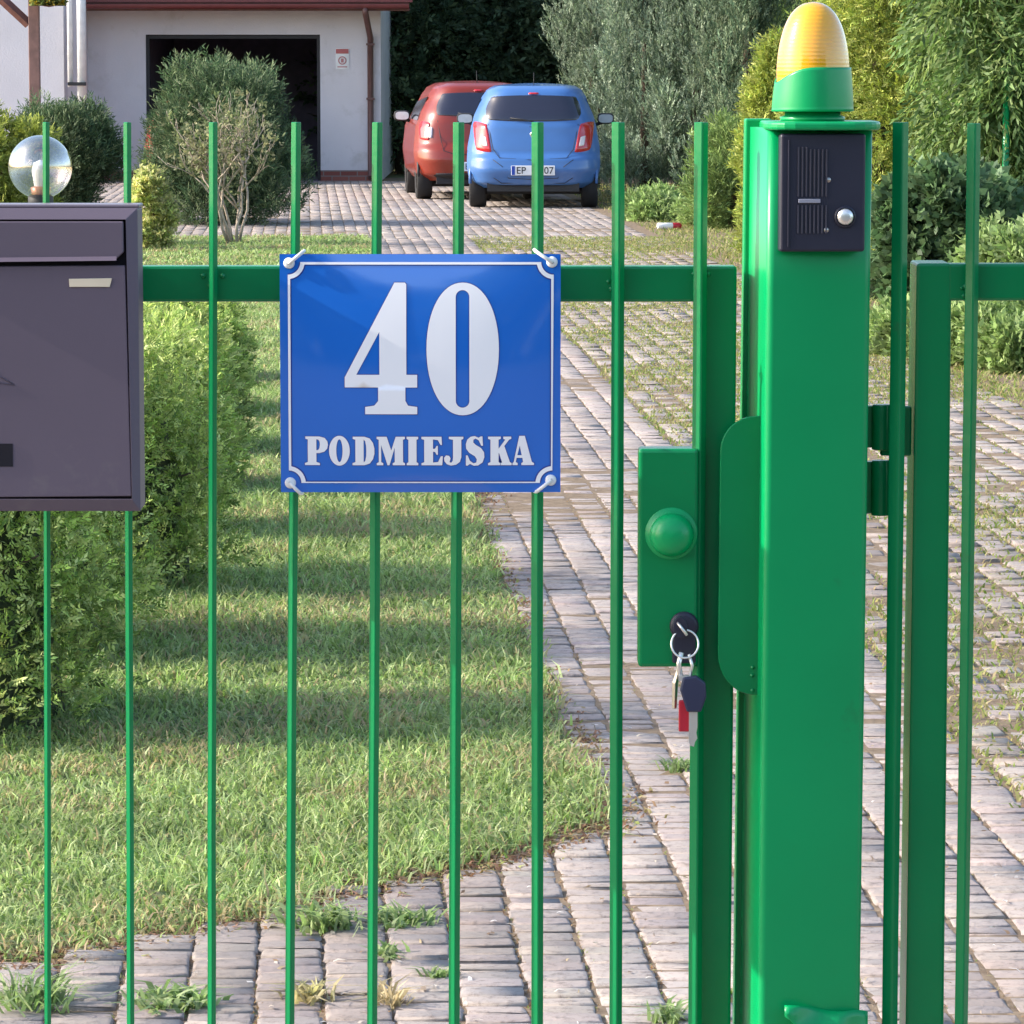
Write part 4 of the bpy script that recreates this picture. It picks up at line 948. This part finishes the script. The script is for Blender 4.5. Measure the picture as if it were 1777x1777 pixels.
# ---------------- right gate
g2 = empty('driveway_gate', (P(1740, 500, GY).x, GY+.02, 0), 'green steel bar gate hinged on the right of the post', 'gate')
bar(g2, 1563, 1544, 27, 212); bar(g2, 1690, 1668, 23, 214)
for k in range(1, 9): bar(g2, 1690+k*143, 1668+k*141, 22, 214)
zt2 = P(1700, 457, RY).z; zb2 = P(1700, 522, RY).z
tL = P(1591, 457, RY); tR = P(1652, 457, RY); bL = P(1572, 1777, RY); bR = P(1638, 1777, RY)
k_ = bL.z/(tL.z-bL.z); bL2 = bL+(bL-tL)*k_; bR2 = bR+(bR-tR)*k_
m_ = MB(); dpt = .075
m_.add([(tL.x, RY, zt2), (tR.x, RY, zt2), (tR.x, RY+dpt, zt2), (tL.x, RY+dpt, zt2), (bL2.x, RY, .05), (bR2.x, RY, .05), (bR2.x, RY+dpt, .05), (bL2.x, RY+dpt, .05)], [(0,1,2,3), (7,6,5,4), (4,5,1,0), (5,6,2,1), (6,7,3,2), (7,4,0,3)])
rel(m_, g2).build('stile', M['green'], g2, bevel=.003)
xr_ = P(2900, 480, RY).x
rel(MB().box((tR.x-.004, RY+.0005, zb2), (xr_, RY+.03, zt2-.0005)), g2).build('rail', M['green'], g2, bevel=.003)
rel(MB().box((tR.x-.004, RY+.0005, .12), (xr_, RY+.03, .16)), g2).build('rail', M['green'], g2, bevel=.003)
m_ = MB(); q = P(1570, 745, RY); 
za = P(1575, 704, RY+.02).z; zb_ = P(1575, 790, RY+.02).z
m_.box((P(1530, 745, RY).x, RY+.012, zb_), (P(1584, 745, RY).x, RY+.022, za)); rel(m_, g2).build('hinge_plate', M['green'], g2, bevel=.002)
m_ = MB()
for i, xt in enumerate((1690,)):
    p = P(xt-20, 495, RY); weld(m_, (p.x, RY, p.z), 5, .012, i+9)
rel(m_, g2).build('weld_beads', M['green'], g2)

# ---------------- mailbox
MY = GY-.085
mb0 = P(-195, 362, MY); mb1 = P(243, 888, MY)
mx = empty('mailbox', ((mb0.x+mb1.x)/2, GY-.012, mb1.z), 'dark graphite metal mailbox with a slot flap mounted on the gate bars', 'mailbox')
wx = (mb1.x-mb0.x)/2; hh = mb0.z-mb1.z; D_ = .062
X = lambda px: (px-24)/219*wx   # centre px 24
Z = lambda py: (888-py)/526*hh
fy = -(GY-.012-MY)
def mbx(a, b, y0, y1, name, mat, bevel=.001, parent=mx, **kw): return MB().box((X(a[0]), fy+y0, Z(b[1])), (X(b[0]), fy+y1, Z(a[1]))).build(name, mat, parent, bevel, **kw)
mbx((-195, 362), (243, 888), .012, D_, 'housing', M['box'], .002)
# mitred frame standing proud
fw = 17
fr_ = MB()
o_ = [(-195, 362), (243, 362), (243, 888), (-195, 888)]; i_ = [(-172, 381), (223, 381), (229, 866), (-172, 866)]
vs = []
for (a, b2) in o_: vs.append((X(a), fy+.006, Z(b2)))
for (a, b2) in i_: vs.append((X(a), fy-.001, Z(b2)))
for (a, b2) in i_: vs.append((X(a), fy+.0125, Z(b2)))
for (a, b2) in o_: vs.append((X(a), fy+.0125, Z(b2)))
fs = []
for k in range(4):
    j = (k+1) % 4; fs += [(k, j, 4+j, 4+k), (4+k, 4+j, 8+j, 8+k), (12+j, 12+k, 8+k, 8+j), (k, 12+k, 12+j, j)]
fr_.add(vs, fs).build('frame', M['box'], mx, bevel=.0006)
MB().box((X(-172), fy+.008, Z(866)), (X(226), fy+.0118, Z(381))).build('gap', M['gapblack'], mx)
# flap with chamfered lower right corner
fl_ = [(-168, 384), (219, 384), (219, 437), (206, 449), (-168, 452)]
MB().ngon_prism([(X(a), Z(b2)) for a, b2 in fl_], 'Y', fy-.003, fy+.0085).build('flap', M['box'], mx, bevel=.0012)
MB().add([(X(-168), fy-.003, Z(448)), (X(207), fy-.003, Z(444)), (X(207), fy-.008, Z(451)), (X(-168), fy-.008, Z(455)), (X(-168), fy+.006, Z(455)), (X(207), fy+.006, Z(451))], [(0,1,2,3), (3,2,5,4)]).build('flap_lip', M['box'], mx)
door = [(-168, 463), (221, 460), (228, 861), (-168, 864)]
MB().ngon_prism([(X(a), Z(b2)) for a, b2 in door], 'Y', fy+.000, fy+.0082).build('door', M['box'], mx, bevel=.001)
MB().ngon_prism([(X(a), Z(b2)) for a, b2 in [(122, 483), (198, 482), (194, 497), (123, 497)]], 'Y', fy-.0015, fy-.0002).build('nameplate', M['nameplate'], mx, bevel=.0004)
mbx((-30, 769), (19, 809), -.0006, .0002, 'lock_recess', M['gapblack'], 0)
em = MB()   # embossed post horn line just at the picture edge
for pts in ([(-60, 610), (-25, 640), (23, 666)], [(23, 667), (-20, 661), (-60, 659)], [(-60, 610), (-70, 640), (-60, 659)]):
    em.tube([(X(a), fy-.0002, Z(b2)) for a, b2 in pts], .0007, 5)
em.build('emblem', M['box'], mx)
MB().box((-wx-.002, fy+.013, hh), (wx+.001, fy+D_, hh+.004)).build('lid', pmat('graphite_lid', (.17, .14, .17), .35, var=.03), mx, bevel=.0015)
mbk = MB().box((-.03, fy+D_, hh*.3), (.03, -.001, hh*.7)); mbk.build('bracket', M['box'], mx)

# ---------------- street sign
SGY = GY-.030
s0 = P(485, 441, SGY); s1 = P(972.5, 854, SGY)
sg = empty('street_sign', ((s0.x+s1.x)/2, SGY, s1.z), 'blue enamel house number sign with white border and lettering', 'sign')
sw, sh = (s1.x-s0.x)/2, s0.z-s1.z
CXs, CYs = (75+1690)/2, 1466
def sxz(px, py): return ((px-CXs)/(1690-75)*2*sw, (1466-py)/(1466-97)*sh)
def dome(x, z):
    a = x/sw; b = (z-sh/2)/(sh/2); a = max(-1, min(1, a)); b = max(-1, min(1, b))
    return -.0095*(1-abs(a)**2.6)*(1-abs(b)**2.3)
m_ = MB()
m_.grid(lambda i, j: ((i*2-1)*sw, dome((i*2-1)*sw, j*sh), j*sh), 60, 50)
for a, b2 in ((-sw, -sw), (sw, sw)):
    m_.grid(lambda i, j: (a, .006*j, i*sh), 20, 1)
m_.grid(lambda i, j: ((i*2-1)*sw, .006*j, 0), 20, 1); m_.grid(lambda i, j: ((i*2-1)*sw, .006*j, sh), 20, 1)
m_.build('plate', M['blue_enamel'], sg)
def shape(name, outer, holes, mat, lift, offset=0, parent=sg):
    cu = bpy.data.curves.new('c', 'CURVE'); cu.dimensions = '2D'; cu.fill_mode = 'FRONT'
    for pts in [outer]+holes:
        sp_ = cu.splines.new('POLY'); sp_.points.add(len(pts)-1)
        for i, (a, b2) in enumerate(pts): x, z = sxz(a, b2); sp_.points[i].co = (x, z, 0, 1)
        sp_.use_cyclic_u = True
    to = bpy.data.objects.new('c', cu); COL.objects.link(to); dg = bpy.context.evaluated_depsgraph_get(); dg.update()
    me = bpy.data.meshes.new_from_object(to.evaluated_get(dg)); COL.objects.unlink(to)
    bm = bmesh.new(); bm.from_mesh(me)
    bmesh.ops.remove_doubles(bm, verts=bm.verts, dist=1e-6)
    st = .012
    for ax, rng in ((0, range(int(-sw/st)-1, int(sw/st)+2)), (1, range(0, int(sh/st)+2))):
        for k in rng:
            co = [0, 0, 0]; co[ax] = k*st; no = [0, 0, 0]; no[ax] = 1
            bmesh.ops.bisect_plane(bm, geom=bm.verts[:]+bm.edges[:]+bm.faces[:], plane_co=co, plane_no=no, dist=1e-7)
    for v in bm.verts:
        x, z = v.co.x, v.co.y; v.co = (x, dome(x, z)-lift, z)
    # thin skin thickness
    bmesh.ops.recalc_face_normals(bm, faces=bm.faces)
    if bm.faces and sum(f.normal.y for f in bm.faces) > 0: bmesh.ops.reverse_faces(bm, faces=bm.faces)
    for f in bm.faces: f.smooth = True
    me2 = bpy.data.meshes.new(name); bm.to_mesh(me2); bm.free()
    o = bpy.data.objects.new(name, me2); COL.objects.link(o); me2.materials.append(mat); o.parent = parent
    return o
def ell(cx, cy, rx, ry, n=48, p=2.0):
    return [(cx+rx*math.copysign(abs(math.cos(a))**(2/p), math.cos(a)), cy+ry*math.copysign(abs(math.sin(a))**(2/p), math.sin(a))) for a in [2*math.pi*i/n for i in range(n)]]
def grow(pts, d):
    # offset polygon outward by d pixels (mitre)
    n = len(pts); A = sum(pts[i][0]*pts[(i+1) % n][1]-pts[(i+1) % n][0]*pts[i][1] for i in range(n)); sg_ = 1 if A > 0 else -1
    out = []
    for i in range(n):
        p0, p1, p2 = pts[i-1], pts[i], pts[(i+1) % n]
        def nn(a, b): dx, dy = b[0]-a[0], b[1]-a[1]; l = math.hypot(dx, dy) or 1; return (dy/l*sg_, -dx/l*sg_)
        n1, n2 = nn(p0, p1), nn(p1, p2); k = 1+n1[0]*n2[0]+n1[1]*n2[1]; k = max(k, .5)
        out.append((p1[0]+(n1[0]+n2[0])/k*d, p1[1]+(n1[1]+n2[1])/k*d))
    return out
def glyph(name, outer, holes=[], ow=5):
    shape(name+'_outline', grow(outer, ow), [grow(h, -ow*.9) for h in holes], M['navy_line'], .0004)
    return shape(name, outer, holes, M['white_enamel'], .0006)
four = [(735,258),(795,258),(803,268),(803,785),(865,785),(865,858),(797,858),(797,935),(812,962),(865,970),(865,1012),(565,1012),(565,970),(618,962),(640,935),(640,858),(448,858),(448,800)]
glyph('numeral', four, [[(648,540),(648,785),(515,785)]], 4)
stad = [(1126+39*math.cos(a), 340+39*math.sin(a)) for a in [math.pi+math.pi*i/12 for i in range(13)]]+[(1126+39*math.cos(a), 935+39*math.sin(a)) for a in [math.pi*i/12 for i in range(13)]]
glyph('numeral', ell(1127, 638, 208, 380, 64, 2.1), [stad], 4)
LET = {
'P': ([(218,1142),(300,1142),(330,1150),(346,1170),(349,1190),(345,1212),(328,1230),(300,1238),(282,1238),(282,1290),(302,1296),(302,1308),(215,1308),(215,1296),(232,1290),(232,1160),(218,1155)], [[(282,1158),(294,1161),(301,1174),(302,1192),(299,1210),(292,1220),(282,1222)]]),
'O': (ell(415,1224,60,87,40), [ell(415,1224,18,66,28)]),
'D': ([(492,1142),(560,1142),(590,1152),(609,1178),(617,1210),(617,1242),(609,1272),(590,1298),(560,1308),(490,1308),(490,1296),(507,1290),(507,1160),(492,1155)], [[(555,1159),(564,1168),(569,1195),(570,1225),(569,1255),(564,1282),(555,1291)]]),
'M': ([(630,1142),(688,1142),(714,1222),(740,1142),(793,1142),(793,1155),(782,1160),(782,1290),(793,1296),(793,1308),(722,1308),(722,1296),(734,1290),(734,1205),(704,1308),(692,1308),(656,1190),(656,1290),(668,1296),(668,1308),(630,1308),(630,1296),(642,1290),(642,1160),(630,1155)], []),
'I': ([(803,1142),(870,1142),(870,1155),(860,1160),(860,1290),(870,1296),(870,1308),(803,1308),(803,1296),(813,1290),(813,1160),(803,1155)], []),
'E': ([(888,1142),(1004,1142),(1007,1190),(998,1190),(983,1162),(955,1158),(955,1213),(967,1211),(975,1195),(983,1195),(983,1247),(975,1247),(967,1231),(955,1229),(955,1292),(984,1289),(1000,1255),(1012,1255),(1008,1308),(888,1308),(888,1296),(904,1290),(904,1160),(888,1155)], []),
'J': ([(1046,1142),(1130,1142),(1130,1155),(1118,1160),(1118,1262),(1110,1288),(1088,1305),(1058,1310),(1034,1302),(1020,1284),(1018,1265),(1030,1250),(1048,1253),(1056,1268),(1050,1290),(1060,1293),(1068,1282),(1070,1262),(1070,1160),(1046,1155)], []),
'S': ([(1240,1140),(1243,1195),(1233,1195),(1218,1163),(1200,1153),(1188,1160),(1187,1175),(1200,1188),(1232,1208),(1249,1232),(1251,1262),(1240,1292),(1215,1309),(1190,1311),(1168,1300),(1154,1310),(1144,1310),(1144,1250),(1154,1250),(1168,1282),(1188,1297),(1204,1292),(1207,1274),(1196,1256),(1163,1235),(1146,1212),(1144,1185),(1153,1158),(1172,1142),(1195,1138),(1218,1148),(1230,1140)], []),
'K': ([(1272,1142),(1346,1142),(1346,1155),(1333,1160),(1333,1212),(1371,1160),(1360,1155),(1360,1142),(1406,1142),(1406,1155),(1394,1160),(1366,1196),(1398,1290),(1408,1296),(1408,1308),(1345,1308),(1345,1296),(1353,1292),(1335,1236),(1333,1240),(1333,1290),(1342,1296),(1342,1308),(1272,1308),(1272,1296),(1286,1290),(1286,1160),(1272,1155)], []),
'A': ([(1452,1138),(1484,1138),(1525,1290),(1537,1296),(1537,1308),(1464,1308),(1464,1296),(1474,1290),(1470,1266),(1437,1266),(1432,1290),(1443,1296),(1443,1308),(1413,1308),(1413,1296),(1420,1290)], [[(1441,1250),(1466,1250),(1455,1196)]]),
}
for ch in 'PODMIEJSKA': glyph('letter', LET[ch][0], LET[ch][1], 3)
# border with notched corners
def border(l, t_, r_, b_, rad):
    c = [(122, 142), (1650, 142), (1643, 1412), (122, 1412)]; pts = []
    # start top edge left -> clockwise in px space
    for k, (cx, cy) in enumerate(c):
        if k == 0: a0, a1 = 90, 0    # from below to right
        if k == 1: a0, a1 = 180, 90
        if k == 2: a0, a1 = 270, 180
        if k == 3: a0, a1 = 360, 270
        for i in range(9):
            a = math.radians(a0+(a1-a0)*i/8); x = cx+rad*math.cos(a); y = cy+rad*math.sin(a)
            if k == 0: x = max(x, l); y = max(y, t_)
            if k == 1: x = min(x, r_); y = max(y, t_)
            if k == 2: x = min(x, r_); y = min(y, b_)
            if k == 3: x = max(x, l); y = min(y, b_)
            pts.append((x, y))
    pts2 = [pts[0]]
    for p in pts[1:]:
        if math.hypot(p[0]-pts2[-1][0], p[1]-pts2[-1][1]) > 1: pts2.append(p)
    return pts2
shape('border_outline', border(106, 126, 1664, 1436, 66), [border(142, 162, 1629, 1399, 104)], M['navy_line'], .0004)
shape('border', border(112, 132, 1658, 1430, 72), [border(136, 156, 1635, 1405, 97)], M['white_enamel'], .0008)
# cable ties and grommets
for (px, py, tx_, ty_) in ((130, 148, 205, 88), (1640, 142, 1550, 82), (130, 1412, 188, 1472), (1634, 1396, 1552, 1462)):
    x, z = sxz(px, py); x2, z2 = sxz(tx_, ty_)
    gg = MB().lathe([(.0018, -.004), (.0050, -.004), (.0058, -.0025), (.0060, -.0005)], (x, 0, z), 20, 'Y').build('grommet', M['white_plastic'], sg)
    MB().tube([(x, .002, z), (x, -.0045, z), (x+(x2-x)*.5, -.0050, z+(z2-z)*.5), (x2, -.0030, z2), (x2+(x2-x)*.12, .012, z2+(z2-z)*.12)], .0020, 8).build('cable_tie', M['white_plastic'], sg)
    MB().lathe([(0, -.0052), (.0016, -.005), (.0017, -.003)], (x, 0, z), 10, 'Y').build('screw', M['steel_dull'], sg)

# ------------------------------------------------------------------ unseen trees across the street, added to darken the sign's reflection
for i, (x, y, r_, h_) in enumerate([(-9, -19, 2.6, 4.9), (-3.5, -20, 2.4, 4.2), (2.5, -19.5, 2.6, 4.7), (8.5, -20, 2.6, 5.2), (-15, -20, 3, 6), (15, -20, 3, 5.6)]):
    cl = conifer_clumps(x, y, r_, h_, 60, 200+i, ball, 1.0, z0=.6)
    tree_thing('reflection_tree', ['second leafy tree across the street', 'lowest leafy tree across the street', 'leafy tree across the street facing the sign', 'fourth leafy tree across the street', 'tallest leafy tree across the street', 'last leafy tree across the street'][i]+', unseen, added for its dark reflection', 'tree', x, y, h_, .2, cl, 'added trees across the street',
        dict(k_sp=5000, spray_n=4, L=.3, Wd=.16, SL=.5, updir=.2, cols=gr, mat=M['leaf'], spread=.7), seed=210+i)
